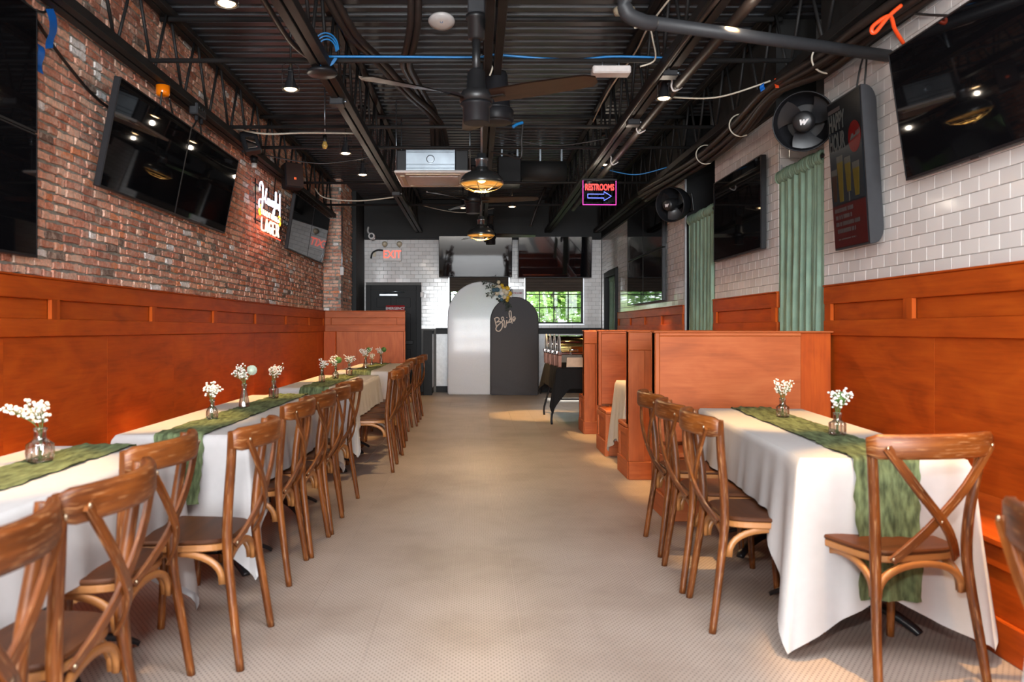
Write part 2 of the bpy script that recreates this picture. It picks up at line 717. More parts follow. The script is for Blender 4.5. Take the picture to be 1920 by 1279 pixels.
M['soffit'] = plain('matt_black_paint', (0.012, 0.012, 0.012), 0.7)
M['trimblk'] = plain('satin_black_paint', (0.012, 0.012, 0.013), 0.5, spec=0.18)
M['screen'] = plain('black_glass_screen', (0.004, 0.004, 0.005), 0.03, spec=0.6, var=0)
M['bezel'] = plain('dark_plastic', (0.012, 0.012, 0.014), 0.45, spec=0.25)
M['cloth'] = fabric('white_tablecloth', (0.47, 0.46, 0.465), 0.12, nscale=25, var=0.02, bump=0.15)
M['runner'] = fabric('green_gauze', (0.102, 0.132, 0.066), 0.1, nscale=10, var=0.6, bump=0.8, dist=0.008, stretch=(5.5, 1.1, 1.5))
M['gauze2'] = fabric('green_curtain', (0.29, 0.44, 0.34), 0.25, nscale=8, var=0.14, bump=0.1)
M['blackcloth'] = fabric('black_cloth', (0.010, 0.010, 0.011), 0.0, var=0.1)
M['arch_w'] = fabric('white_stretch_fabric', (0.93, 0.92, 0.94), 0.5, nscale=90, var=0.03, bump=0.05, rough=0.45, spec=0.6)
M['arch_b'] = fabric('charcoal_stretch_fabric', (0.060, 0.055, 0.058), 0.06, nscale=90, var=0.05, bump=0.05, rough=0.5, spec=0.15)
M['mortar'] = plain('grey_mortar', (0.30, 0.30, 0.265), 0.95, spec=0.1, var=0.3, nscale=25, bump=0.4)
BR = [(0, (0.512, 0.207, 0.132)), (0.13, (0.627, 0.272, 0.182)), (0.28, (0.71, 0.355, 0.248)), (0.42, (0.561, 0.264, 0.19)), (0.53, (0.792, 0.462, 0.338)), (0.64, (0.396, 0.174, 0.123)), (0.73, (0.825, 0.512, 0.372)), (0.82, (0.693, 0.272, 0.141)), (0.89, (0.66, 0.387, 0.281)), (0.93, (0.198, 0.132, 0.108)), (0.955, (0.85, 0.85, 0.85))]
M['brick_o'] = pieces('old_brick', BR, 'object', 0.9, 0.36, 38, 0.5, smudge=(.74, .60, .50))
M['brick_i'] = pieces('old_brick_course', BR, 'island', 0.9, 0.36, 38, 0.5, smudge=(.74, .60, .50))
TL = [(0, (.68, .655, .645)), (.5, (.74, .72, .71)), (1, (.78, .76, .75))]
M['tile_o'] = pieces('white_glazed_tile', TL, 'object', 0.10, 0, 10, 0, 0.5, interp='LINEAR')
M['tile_i'] = pieces('white_glazed_tile_course', TL, 'island', 0.10, 0, 10, 0, 0.5, interp='LINEAR')
M['grout'] = plain('grey_grout', (0.16, 0.155, 0.15), 0.9)
M['floor'] = mosaic()
M['floorgrout'] = plain('floor_grout', (0.58, 0.50, 0.43), 0.8)
M['glass'] = glassy('window_glass', (0.97, 0.99, 0.98), 0.1)
M['vase'] = glassy('tinted_vase_glass', (0.84, 0.79, 0.76), 0.6)
M['acrylic'] = glassy('clear_acrylic', (0.60, 0.58, 0.62), 0.25)
M['white'] = plain('white_plastic', (0.62, 0.58, 0.56), 0.35)
M['cream'] = plain('cream_plastic', (0.55, 0.46, 0.33), 0.4)
M['steel'] = plain('galvanised_steel', (0.32, 0.36, 0.40), 0.28, 0.9, var=0.15, nscale=6)
M['chrome'] = plain('chrome', (0.75, 0.74, 0.73), 0.07, 1.0, var=0.02)
M['iron'] = plain('cast_iron', (0.010, 0.010, 0.012), 0.35)
M['shade'] = plain('dark_enamel', (0.035, 0.036, 0.036), 0.28, 0.3)
M['shade_in'] = plain('cream_enamel', (0.80, 0.58, 0.24), 0.5)
M['cage'] = plain('pale_brass_cage', (0.55, 0.40, 0.16), 0.3, 0.6)
M['blade'] = wood('fan_blade_wood', (0.018, 0.009, 0.006), (0.032, 0.015, 0.010), (0.05, 0.025, 0.016), rough=0.35)
M['bluecab'] = plain('blue_cable', (0.01, 0.16, 0.42), 0.4)
M['bluetape'] = plain('blue_tape', (0.005, 0.11, 0.45), 0.45)
M['orangecab'] = plain('orange_cord', (0.75, 0.07, 0.012), 0.4)
M['whitecab'] = plain('pale_cable', (0.50, 0.46, 0.38), 0.5)
M['blackcab'] = plain('black_cable', (0.010, 0.009, 0.009), 0.45)
M['hose'] = plain('brown_black_hose', (0.020, 0.014, 0.012), 0.5, spec=0.3, var=0.2, nscale=8)
M['conduit'] = plain('grey_black_conduit', (0.026, 0.027, 0.030), 0.5, spec=.3)
M['amber'] = plain('amber_lens', (0.60, 0.14, 0.003), 0.15, emit=(1, .22, .0), es=0.10)
M['bulb_w'] = plain('warm_bulb', (1, .8, .6), 0.3, emit=(1, .62, .30), es=22)
M['bulb_p'] = plain('pendant_bulb', (1, .8, .6), 0.3, emit=(1, .68, .30), es=9)
M['filament'] = plain('amber_bulb_glass', (.35, .22, .06), 0.1)
M['neon_w'] = plain('white_neon', (1, 1, 1), .3, emit=(.74, .76, 1), es=1.5)
M['neon_r'] = plain('red_neon', (1, .2, .1), .3, emit=(1, .05, .015), es=1.6)
M['neon_o'] = plain('warm_neon', (1, .6, .5), .3, emit=(1, .60, .46), es=1.5)
M['neon_y'] = plain('yellow_neon', (1, .8, .1), .3, emit=(1, .66, .03), es=1.3)
M['led_r'] = plain('red_led', (1, .1, .1), .3, emit=(1, .06, .05), es=2.2)
M['led_b'] = plain('blue_led', (.1, .1, 1), .3, emit=(.10, .14, 1), es=3.0)
M['led_m'] = plain('magenta_led', (1, .1, .6), .3, emit=(.85, .04, .50), es=.8)
M['exit_r'] = plain('exit_letter_red', (1, .1, .05), .3, emit=(1, .10, .05), es=1.0)
M['signred'] = plain('red_sign_plate', (0.30, 0.008, 0.012), 0.6, spec=.1)
M['signwhite'] = plain('white_print', (0.60, 0.58, 0.58), 0.5)
M['greyprint'] = plain('grey_print', (0.060, 0.063, 0.060), 0.5, spec=.1)
M['dimprint'] = plain('dim_print', (0.055, 0.045, 0.045), 0.5, spec=.1)
M['poster'] = plain('dark_poster', (0.006, 0.007, 0.009), 0.25, spec=.15)
M['posterblue'] = plain('slate_print', (0.010, 0.015, 0.020), 0.25, spec=.15)
M['posterred'] = plain('dark_red_print', (0.050, 0.004, 0.004), 0.25, spec=.15)
M['badge'] = plain('red_badge_print', (0.10, 0.003, 0.003), 0.3, spec=.1)
M['beer'] = plain('beer_print', (0.075, 0.055, 0.004), 0.3, spec=.1)
M['beerdark'] = plain('brown_ale_print', (0.022, 0.010, 0.004), 0.3, spec=.1)
M['foam'] = plain('foam_print', (0.055, 0.055, 0.048), 0.3, spec=.1)
M['boxgrey'] = plain('grey_box_plastic', (0.030, 0.031, 0.035), 0.5, spec=0.25)
M['shadewood'] = wood('woven_shade', (0.030, 0.019, 0.013), (0.048, 0.031, 0.021), (0.07, 0.046, 0.032), su=.6, sv=60, rough=0.8, coat=0)
M['leaf'] = fabric('leaf_green', (0.09, 0.20, 0.04), 0.5, nscale=2, var=0.5, bump=0)
M['leaf2'] = fabric('pale_leaf_green', (0.24, 0.38, 0.10), 0.5, nscale=2, var=0.4, bump=0)
M['bark'] = plain('bark', (0.06, 0.045, 0.03), 0.9)
M['lawn'] = plain('lawn_green', (0.10, 0.18, 0.05), 0.9)
M['stem'] = plain('stem_green', (0.08, 0.14, 0.03), 0.6)
M['blossom'] = plain('white_blossom', (0.80, 0.77, 0.70), 0.7)
M['sage'] = plain('sage_green_bloom', (0.42, 0.50, 0.40), 0.7)
M['mum'] = plain('green_bloom', (0.07, 0.16, 0.03), 0.6)
M['darkleaf'] = plain('dark_olive_leaf', (0.022, 0.032, 0.020), 0.6)
M['petal_c'] = plain('cream_petal', (0.72, 0.60, 0.42), 0.6)
M['petal_y'] = plain('yellow_petal', (0.72, 0.44, 0.03), 0.6)
M['petal_b'] = plain('dusty_blue_leaf', (0.055, 0.12, 0.16), 0.6)
M['script'] = plain('pale_wood_script', (0.62, 0.50, 0.40), 0.6)
M['gold'] = plain('gold_mirror', (0.60, 0.42, 0.15), 0.08, 1.0, var=0.02)
M['copper'] = plain('brown_copper', (0.13, 0.05, 0.03), 0.25, 0.6)
M['paper'] = plain('white_paper', (0.68, 0.66, 0.66), 0.7)
M['redink'] = plain('red_ink', (0.35, 0.02, 0.05), 0.6)
M['card'] = plain('tan_cardboard', (0.50, 0.37, 0.27), 0.7)
M['alu'] = plain('white_metal_trim', (0.55, 0.56, 0.58), 0.3, 0.5)

# ------------------------------------------------------------------ room shell
XL, XR, YB, ZD, ZT = -2.58, 2.5, 15.8, 3.80, 3.04

# floor: mosaic sheets, the nearest 300 each a part, the rest joined
floor = struct('floor', 'pale mosaic floor dotted with small dark squares', MB().box(-2.9, 3.9, -10.6, 16.2, -0.2, -0.004), M['floorgrout'])
SH = 0.305
sheet_me = MB().box(-SH / 2 + .0003, SH / 2 - .0003, -SH / 2 + .0003, SH / 2 - .0003, -0.0035, 0.0, .0004).mesh('mosaic_sheet', M['floor'])
cells = []
for i in range(-9, 13):
    for j in range(-6, 53):
        cells.append((i * SH + .03, j * SH))
cells.sort(key=lambda c: (abs(c[0]) > 2.1 or c[1] < 2.4, c[1]))
for x, y in cells[:300]:
    part(sheet_me, 'mosaic_sheet', None, floor, (x, y, 0))
mb = MB()
for x, y in cells[300:]:
    mb.box(x - SH / 2 + .0005, x + SH / 2 - .0005, y - SH / 2 + .0005, y + SH / 2 - .0005, -0.004, 0)
part(mb, 'mosaic_surface', M['floor'], floor)['kind'] = 'stuff'

# ceiling: corrugated steel deck
V, F = [], []
prof = []
y = -10.6
while y < 16.2:
    prof += [(y, ZD), (y + .082, ZD), (y + .100, ZD + .042), (y + .134, ZD + .042)]
    y += .1524
for py, pz in prof:
    V += [(-2.8, py, pz), (3.8, py, pz)]
for i in range(len(prof) - 1):
    F.append((2 * i, 2 * i + 2, 2 * i + 3, 2 * i + 1))
mb = MB().add(V, F)
ceiling = struct('ceiling', 'black corrugated steel roof deck', mb, M['deck'])
part(MB().box(-2.8, 3.8, -10.6, 16.2, ZD + .06, ZD + .2), 'roof_slab', M['soffit'], ceiling)

# left wall with bricks
wall_left = struct('wall_left', 'long wall of old red and white bricks', MB().box(-2.85, XL - .012, -10.6, 13.5, 0, ZD + .05), M['mortar'])


def rough_brick(L, H, D, rr, axis=1):
    """brick centred on its front face, length along Y (axis 1) or X (axis 0), front towards +X (or -Y)"""
    hy, hz = L / 2, H / 2
    out = []
    n = 3
    for e in range(4):
        for k in range(n):
            t = k / n
            c = [(-hy, -hz), (hy, -hz), (hy, hz), (-hy, hz)]
            a, b2 = c[e], c[(e + 1) % 4]
            j = .0055
            out.append((a[0] + (b2[0] - a[0]) * t + rr.uniform(-j, j), a[1] + (b2[1] - a[1]) * t + rr.uniform(-j, j)))
    Vv, Ff = [], []
    m = len(out)
    for d, ins in ((-D, 0), (-.005, 0), (0, .005)):
        for (u, v) in out:
            k = 1 - ins / max(.01, math.hypot(u, v))
            dd = d + (rr.uniform(-.0015, .0015) if d == 0 else 0)
            Vv.append((dd, u * k, v * k) if axis == 1 else (u * k, -dd, v * k))
    for r in range(2):
        for j in range(m):
            Ff.append((r * m + j, r * m + (j + 1) % m, (r + 1) * m + (j + 1) % m, (r + 1) * m + j))
    Ff.append(tuple(2 * m + j for j in range(m)))
    return Vv, Ff


BL = [.190, .090, .142]
bvar = {}
for L in BL:
    for k in range(5):
        vv, ff = rough_brick(L, 0.042, .03, R)
        bvar[(L, k)] = MB().add(vv, ff).mesh('brick', M['brick_o'])
bricks = []
z, row = 1.50, 0
while z < ZD:
    y = 2.6 + (row % 2) * .07 + R.uniform(-.03, .03)
    while y < 13.5:
        L = R.choice([.190, .190, .190, .090, .090, .142])
        if y + L > 13.5:
            break
        bricks.append((y + L / 2, z + .027 + R.uniform(-.003, .003), L))
        y += L + .019
    z += .0582
    row += 1
seen = [b for b in bricks if b[0] > 4.42 and b[1] > 1.56 and not (5.22 < b[0] < 7.85 and 2.25 < b[1] < 2.86)]
seen.sort(key=lambda b: b[0])
near = seen[:300]
nset = set(near)
for (y, z, L) in near:
    o = part(bvar[(L, R.randrange(5))], 'brick', None, wall_left, (XL + R.uniform(-.004, .004), y, z), (0, 0, R.uniform(-.012, .012)))
mb = MB()
for b in bricks:
    if b in nset:
        continue
    y, z, L = b
    vv, ff = rough_brick(L, 0.042, .03, R)
    mb.add([(p[0] + XL + R.uniform(-.004, .004), p[1] + y, p[2] + z) for p in vv], ff)
part(mb, 'brickwork', M['brick_i'], wall_left)['kind'] = 'stuff'

# brick pier at the end of the left wall
PX1 = -2.29
pier = struct('wall_pier', 'brick pier that ends the left wall', MB().box(-2.85, PX1 - .012, 13.512, 14.7, 0, ZD + .05), M['mortar'])
z, row = 1.50, 0
pv = {}
while z < ZD:
    x = -2.585 + (0 if row % 2 else -.05)
    while x < PX1 - .03:
        L = R.choice([.190, .090, .142])
        a, b2 = max(x, -2.6), min(x + L, PX1 - .003)
        if b2 - a > .04:
            vv, ff = rough_brick(b2 - a, 0.042, .03, R, 0)
            part(MB().add(vv, ff), 'brick', M['brick_o'], pier, ((a + b2) / 2, 13.5, z + .027))
        x += L + .013
    z += .0582
    row += 1
mb = MB()
z, row = 1.50, 0
while z < ZD:
    y = 13.5 + (row % 2) * .06
    while y < 14.62:
        L = R.choice([.190, .090])
        vv, ff = rough_brick(L, 0.042, .03, R)
        mb.add([(p[0] + PX1, p[1] + y + L / 2, p[2] + z + .027) for p in vv], ff)
        y += L + .013
    z += .0582
    row += 1
part(mb, 'brickwork', M['brick_i'], pier)['kind'] = 'stuff'
struct('wall_left_rear', 'black painted post beside the brick pier', MB().box(-2.85, -2.22, 14.72, 15.79, 0, ZD + .05), M['soffit'])

# tiled walls ------------------------------------------------------
TW, TH = .1530, .0768


def tile_box(mb, w, h, T):
    mb.box(-w / 2, w / 2, -.009, 0, -h / 2, h / 2, .0022, T)


tile_full = {}
for ax in ('x', 'y'):
    T = Matrix.Identity(4) if ax == 'x' else Matrix.Rotation(-PI / 2, 4, 'Z')
    m_ = MB()
    tile_box(m_, TW - .0024, TH - .0024, T)
    tile_full[ax] = m_.mesh('tile', M['tile_o'])


def tiles(parent, ax, c, u0, u1, z0, z1, holes=(), limit=300, order=None, name='tile'):
    """running-bond tiles on the plane X=c (ax 'y', facing -X) or Y=c (ax 'x', facing -Y)"""
    full, cut = [], []
    rows = int(math.ceil((z1 - z0) / TH))
    for r in range(rows):
        za, zb = z0 + r * TH, min(z0 + (r + 1) * TH, z1)
        u = u0 - (TW / 2 if r % 2 else 0)
        while u < u1 - 1e-4:
            segs = [(max(u, u0), min(u + TW, u1))]
            u += TW
            for (ha, hb, hz0, hz1) in holes:
                if za < hz1 - .01 and zb > hz0 + .01:
                    new = []
                    for a, b in segs:
                        if b <= ha or a >= hb:
                            new.append((a, b))
                        else:
                            if a < ha:
                                new.append((a, ha))
                            if b > hb:
                                new.append((hb, b))
                    segs = new
            for a, b in segs:
                if b - a > .012 and zb - za > .012:
                    (full if abs(b - a - TW) < .001 and abs(zb - za - TH) < .001 else cut).append(((a + b) / 2, (za + zb) / 2, b - a, zb - za))
    if order:
        full.sort(key=order)
    T = Matrix.Identity(4) if ax == 'x' else Matrix.Rotation(-PI / 2, 4, 'Z')
    for (u, z, w_, h_) in full[:limit]:
        part(tile_full[ax], name, None, parent, (u, c, z) if ax == 'x' else (c, u, z), (R.uniform(-.004, .004), 0, R.uniform(-.004, .004)))
    m_ = MB()
    for (u, z, w_, h_) in full[limit:] + cut:
        loc = Vector((u, c, z)) if ax == 'x' else Vector((c, u, z))
        tile_box(m_, w_ - .0024, h_ - .0024, Matrix.Translation(loc) @ T @ Matrix.Rotation(R.uniform(-.004, .004), 4, 'X') @ Matrix.Rotation(R.uniform(-.004, .004), 4, 'Z'))
    if m_.v:
        part(m_, 'tilework', M['tile_i'], parent)['kind'] = 'stuff'


YA, YB0, YB1, YC0, YC1 = 5.70, 6.56, 8.31, 9.52, 13.98
wall_right = struct('wall_right', 'white tiled wall above the nearer right hand bench', MB().box(XR, 2.7, -10.6, YA, 0, ZD + .05), M['grout'])
tiles(wall_right, 'y', XR - .002, 2.64, YA, 1.55, ZT, order=lambda t: abs(t[0] - 4.9))
wall_mid = struct('wall_right_middle', 'white tiled wall between the two curtained openings', MB().box(XR, 3.7, YB0 + .01, YB1, 0, ZD + .05), M['grout'])
tiles(wall_mid, 'y', XR - .002, YB0, YB1, 1.55, ZT, order=lambda t: t[0])
tiles(wall_mid, 'x', YB0 + .008, XR, 3.4, 1.2, ZT, limit=60)
wall_rear = struct('wall_right_rear', 'white tiled wall under four stacked screens', MB().box(XR, 3.7, YC0, YC1, 0, ZD + .05), M['grout'])
tiles(wall_rear, 'y', XR - .002, YC0, YC1, 1.53, ZT, limit=0)
part(MB().box(XR + .005, 3.69, YC0 - .02, YC0 - .001, 0, ZT + .6), 'black_board', M['trimblk'], wall_rear)
part(MB().box(XR - .012, XR + .012, YC0 - .022, YC0 + .012, 1.0, ZT, .002), 'corner_trim', M['alu'], wall_rear)
part(MB().box(XR + .002, XR + .02, YB0 - .008, YB0 + .004, 1.0, 2.6, .001), 'corner_trim', M['alu'], wall_mid)
struct('wall_right_end', 'short tiled wall beside the last curtain', MB().box(XR, 3.7, 15.24, YB - .02, 0, ZD + .05), M['grout'])
tiles(bpy.data.objects['wall_right_end'], 'y', XR - .002, 15.24, YB - .02, 1.25, ZT, limit=0)
tiles(wall_rear, 'y', XR - .0021, YC1, 15.24, 2.35, ZT, limit=0)
struct('wall_right_alcove', 'dark wall behind the curtained openings', MB().box(3.7, 3.8, 5.2, 16.0, 0, ZD + .05), M['soffit'])
part(MB().box(XR + .001, 3.7, YC1 + .01, 15.23, 2.35, ZD), 'header', M['grout'], bpy.data.objects['wall_right_end'])
part(MB().box(2.71, 3.69, YA - .1, YA, 0, ZD), 'return_wall', M['soffit'], wall_right)

# black band above the tiles
for k, (a, b) in enumerate(((-10.6, YA), (YB0, YB1), (YC0, 15.79))):
    t = struct('trim_%d' % (k + 1), ['black painted band above the big screen', 'black painted band between the two green curtains', 'black painted band above the stacked screens'][k], MB().box(XR - .03, 2.8, a, b, ZT, ZD + .05), M['soffit'])
    part(MB().box(XR - .045, XR - .03, a + .002, b - .002, ZT - .005, ZT + .035, .004), 'edge_strip', M['trimblk'], t)
for k, (a, b) in enumerate(((YA, YB0), (YB1, YC0))):
    struct('trim_%d' % (k + 4), ['black header above the pale green curtain', 'black header above the olive curtain'][k], MB().box(2.9, 3.69, a + .01, b - .03, 3.1, ZD + .05), M['soffit'])

# back wall with door and two windows
W1, W2, WZ0, WZ1 = (-.53, .64), (.974, 2.117), 1.36, 2.36
wall_back = struct('wall_back', 'white tiled back wall with two screens and a door')
mb = MB()
for a, b, z0, z1 in ((-2.85, W1[0], 0, 4), (W1[1], W2[0], 0, 4), (W2[1], 3.8, 0, 4), (W1[0], W1[1], 0, WZ0), (W2[0], W2[1], 0, WZ0), (W1[0], W1[1], WZ1, 4), (W2[0], W2[1], WZ1, 4)):
    mb.box(a, b, YB + .011, YB + .2, z0, z1)
part(mb, 'wall_body', M['grout'], wall_back)
DX0, DX1, DZ = -2.19, -1.09, 2.118
tiles(wall_back, 'x', YB + .002 + .009, -2.22, XR - .02, 1.255, ZT - .02, holes=((DX0, DX1, 0, DZ), (W1[0], W1[1], WZ0, WZ1), (W2[0], W2[1], WZ0, WZ1)), limit=300,
      order=lambda t: (t[0] > -.35, 2.27 < t[1] < 2.95 and -.7 < t[0] < 2.3, abs(t[0])))
struct('trim_6', 'black beam above the back wall', MB().box(-2.2, XR - .04, YB - .12, YB, ZT - .02, ZD - .01), M['soffit'])
part(MB().box(-2.2, XR - .04, YB - .135, YB - .12, ZT - .02, ZT + .01, .003), 'edge_strip', M['trimblk'], bpy.data.objects['trim_6'])
struct('wall_front', 'wall behind the camera with the shop front', MB().box(-2.9, 3.9, -10.6, -10.45, 0, ZD + .2), plain('front_wall_paint', (0.10, 0.09, 0.085), 0.8))

for i, (a, b) in enumerate((W1, W2)):
    wn = struct('window_%d' % (i + 1), ['black muntin window mostly hidden by the pale arch', 'black muntin window looking out on green trees'][i])
    m_ = MB()
    for q in ((a, a + .03, WZ0, WZ1), (b - .03, b, WZ0, WZ1)):
        m_.box(q[0], q[1], YB + .05, YB + .1, q[2], q[3], .003)
    m_.box(a, b, YB + .05, YB + .1, WZ0, WZ0 + .03, .003)
    m_.box(a, b, YB + .05, YB + .1, WZ1 - .03, WZ1, .003)
    part(m_, 'window_frame', M['trimblk'], wn)
    xs = [a + (b - a) * k / 4 for k in range(5)]
    zs = [WZ0, WZ0 + .315, WZ0 + .58, WZ1]
    for k in (1, 2, 3):
        part(MB().box(xs[k] - .009, xs[k] + .009, YB + .06, YB + .09, WZ0 + .03, WZ1 - .03, .002), 'muntin', M['trimblk'], wn)
    for k in (1, 2):
        part(MB().box(a + .03, b - .03, YB + .062, YB + .088, zs[k] - .009, zs[k] + .009, .002), 'muntin', M['trimblk'], wn)
    for p in range(4):
        for q in range(3):
            part(MB().box(xs[p] + .012, xs[p + 1] - .012, YB + .073, YB + .077, zs[q] + .012, zs[q + 1] - .012), 'pane', M['glass'], wn)
    part(MB().box(a - .03, b + .03, YB - .035, YB + .05, WZ0 - .035, WZ0, .004), 'window_sill', M['alu'], wn)
    part(MB().box(a - .025, a, YB - .01, YB + .05, WZ0, WZ1, .003), 'casing', M['alu'], wn)
    part(MB().box(b, b + .025, YB - .01, YB + .05, WZ0, WZ1, .003), 'casing', M['alu'], wn)
    sh = thing('roman_shade', ['brown woven shade rolled half down behind the pale arch', 'brown woven shade at the window above the chafing dishes'][i], 'window shade', ((a + b) / 2, YB - .02, 2.0), group='brown shades')
    hw = (b - a) / 2 - .01
    for k in range(6):
        part(MB().box(-hw, hw, -.02, -.004 + .004 * (k % 2), .012 + k * .055, .064 + k * .055, .004), 'slat', M['shadewood'], sh)
    part(MB().box(-hw + .002, hw - .002, -.003, .001, .0, .34), 'backing', M['shadewood'], sh)
    part(MB().box(-hw, hw, -.026, 0, -.01, .012, .004), 'bottom_bar', M['shadewood'], sh)
    part(MB().box(-hw, hw, -.028, .004, .345, .39, .004), 'headrail', M['bezel'], sh)

door = struct('door_1', 'black panelled emergency door')
m_ = MB()
m_.box(DX0, DX0 + .1, YB - .03, YB + .011, 0, DZ, .004).box(DX1 - .1, DX1, YB - .03, YB + .011, 0, DZ, .004).box(DX0 + .1, DX1 - .1, YB - .03, YB + .011, DZ - .1, DZ, .004)
part(m_, 'door_frame', M['trimblk'], door)
a, b = DX0 + .105, DX1 - .105
leaf = part(MB().box(a, b, YB - .012, YB + .01, .01, DZ - .105, .003), 'door_leaf', M['trimblk'], door)
mid = (a + b) / 2
for x0, x1 in ((a + .11, mid - .05), (mid + .05, b - .11)):
    for z0, z1 in ((.22, .85), (1.0, 1.55), (1.68, 1.87)):
        part(MB().box(x0, x1, YB - .022, YB - .012, z0, z1, .008), 'raised_panel', M['trimblk'], leaf)
part(MB().box(a + .17, a + .53, YB - .06, YB - .022, 1.905, 1.945, .004), 'closer_body', M['steel'], door)
part(MB().tube([(a + .25, YB - .07, 1.955), (a + .50, YB - .12, 1.99), (a + .66, YB - .05, 1.975)], .009), 'closer_arm', M['steel'], door)
part(MB().box(a + .05, b - .05, YB - .075, YB - .035, .95, 1.03, .008), 'push_bar', M['bezel'], door)

# dark trimmed low wall along the back
hw = struct('wall_low', 'low white wall with black posts and cap under the windows')
zc = 1.25
part(MB().box(-.79, XR - .03, YB - .03, YB + .001, .10, zc - .1), 'white_panel', plain('white_board', (.66, .66, .67), .35), hw)
part(MB().box(-.79, XR - .03, YB - .05, YB - .0, zc - .1, zc, .004), 'black_rail', M['trimblk'], hw)
part(MB().box(-.79, XR - .03, YB - .06, YB - .002, 0, .12, .004), 'black_base', M['trimblk'], hw)
part(MB().box(-.80, XR - .03, YB - .10, YB + 0, zc + .001, zc + .02, .004), 'black_cap', M['trimblk'], hw)
part(MB().box(-.995, -.835, 15.02, 15.14, 0, 1.225, .004), 'black_post', M['trimblk'], hw)
part(MB().box(-.86, -.845, 15.141, YB - .06, .12, 1.15), 'white_panel', plain('white_board_side', (.66, .66, .67), .35), hw)
part(MB().box(-.99, -.84, 15.141, YB - .001, 1.151, 1.225, .003), 'black_rail', M['trimblk'], hw)
part(MB().box(-.985, -.845, 15.141, YB - .001, 0, .12, .003), 'black_base', M['trimblk'], hw)
part(MB().box(-.985, -.86, 15.141, YB - .0, .12, 1.15), 'black_board', M['trimblk'], hw)

# ------------------------------------------------------------------ wainscots
def wainscot(name, label, X, f, y0, y1, stiles, ply=1.22, zb=.44, ztop=1.56, mat='stain', sw=.12, th=.032):
    """X: wall plane; f=+1 when it faces +X"""
    w_ = struct(name, label)
    m = M[mat]

    def bx(nm, d0, d1, a, b, z0, z1, c=.004):
        part(MB().box(X + f * d0, X + f * d1, a, b, z0, z1, c), nm, m, w_)
    bx('top_rail', .001, th, y0, y1, 1.425, ztop - .012)
    bx('cap', .001, th + .008, y0, y1, ztop - .012, ztop, .003)
    bx('lower_rail', .001, th, y0, y1, 1.205, 1.31)
    ys = sorted(stiles)
    edges = []
    for s_ in ys:
        a, b = max(s_ - sw / 2, y0), min(s_ + sw / 2, y1)
        bx('stile', .001, th - .0012, a, b, 1.292, 1.443, .014)
        edges.append((a, b))
    pts = [y0] + [e for p in edges for e in p] + [y1]
    for k in range(0, len(pts), 2):
        if pts[k + 1] - pts[k] > .05:
            bx('recessed_panel', .001, .010, pts[k] + .001, pts[k + 1] - .001, 1.3105, 1.4245, .002)
    y = y0
    while y < y1 - .02:
        bx('plywood_panel', .001, .014 + R.uniform(-.0006, .0006), y + .0005, min(y + ply, y1) - .0005, zb, 1.2045, .0006)
        y += ply
    return w_


wainscot('trim_7', 'orange stained wainscot below the brick wall', XL, 1, -3.0, 13.42, [4.83 + 1.48 * k for k in range(-5, 6)] + [13.36])
wainscot('trim_8', 'orange stained wainscot below the big screen', XR, -1, -3.0, YA - .04, [5.6, 4.56, 3.5, 2.4, 1.3, .2])
wainscot('trim_9', 'short stained wainscot between the green curtains', XR, -1, YB0 - .02, YB1, [6.62, 8.25], ply=.9)
wainscot('trim_10', 'dim stained wainscot below the stacked screens', XR, -1, YC0, YC1 - .05, [9.6, 10.68, 11.75, 12.85, 13.9], ztop=1.54)

# wall benches
def wall_bench(label, X, f, y0, y1, depth=.47):
    t = thing('wall_bench', label, 'bench', (X, 0, 0))
    m = M['stain']

    def bx(nm, d0, d1, a, b, z0, z1, c=.004):
        part(MB().box(f * d0, f * d1, a, b, z0, z1, c), nm, m, t)
    bx('seat', .016, depth + .015, y0, y1, .415, .45, .008)
    bx('front_rail', depth - .03, depth, y0, y1, .33, .414)
    bx('base_board', depth - .03, depth + .008, y0, y1, 0, .14)
    y = y0
    while y < y1 - .1:
        b = min(y + 1.2, y1)
        bx('front_panel', depth - .03, depth - .012, y + .001, b - .001, .141, .329, .002)
        bx('front_stile', depth - .029, depth, y + .003, y + .09, .142, .328, .003)
        y += 1.2
    return t


wall_bench('long orange stained bench along the brick wall', XL, 1, 0.2, 13.42)
wall_bench('orange stained bench below the happy hour light box', XR, -1, 0.2, 5.05, .50)

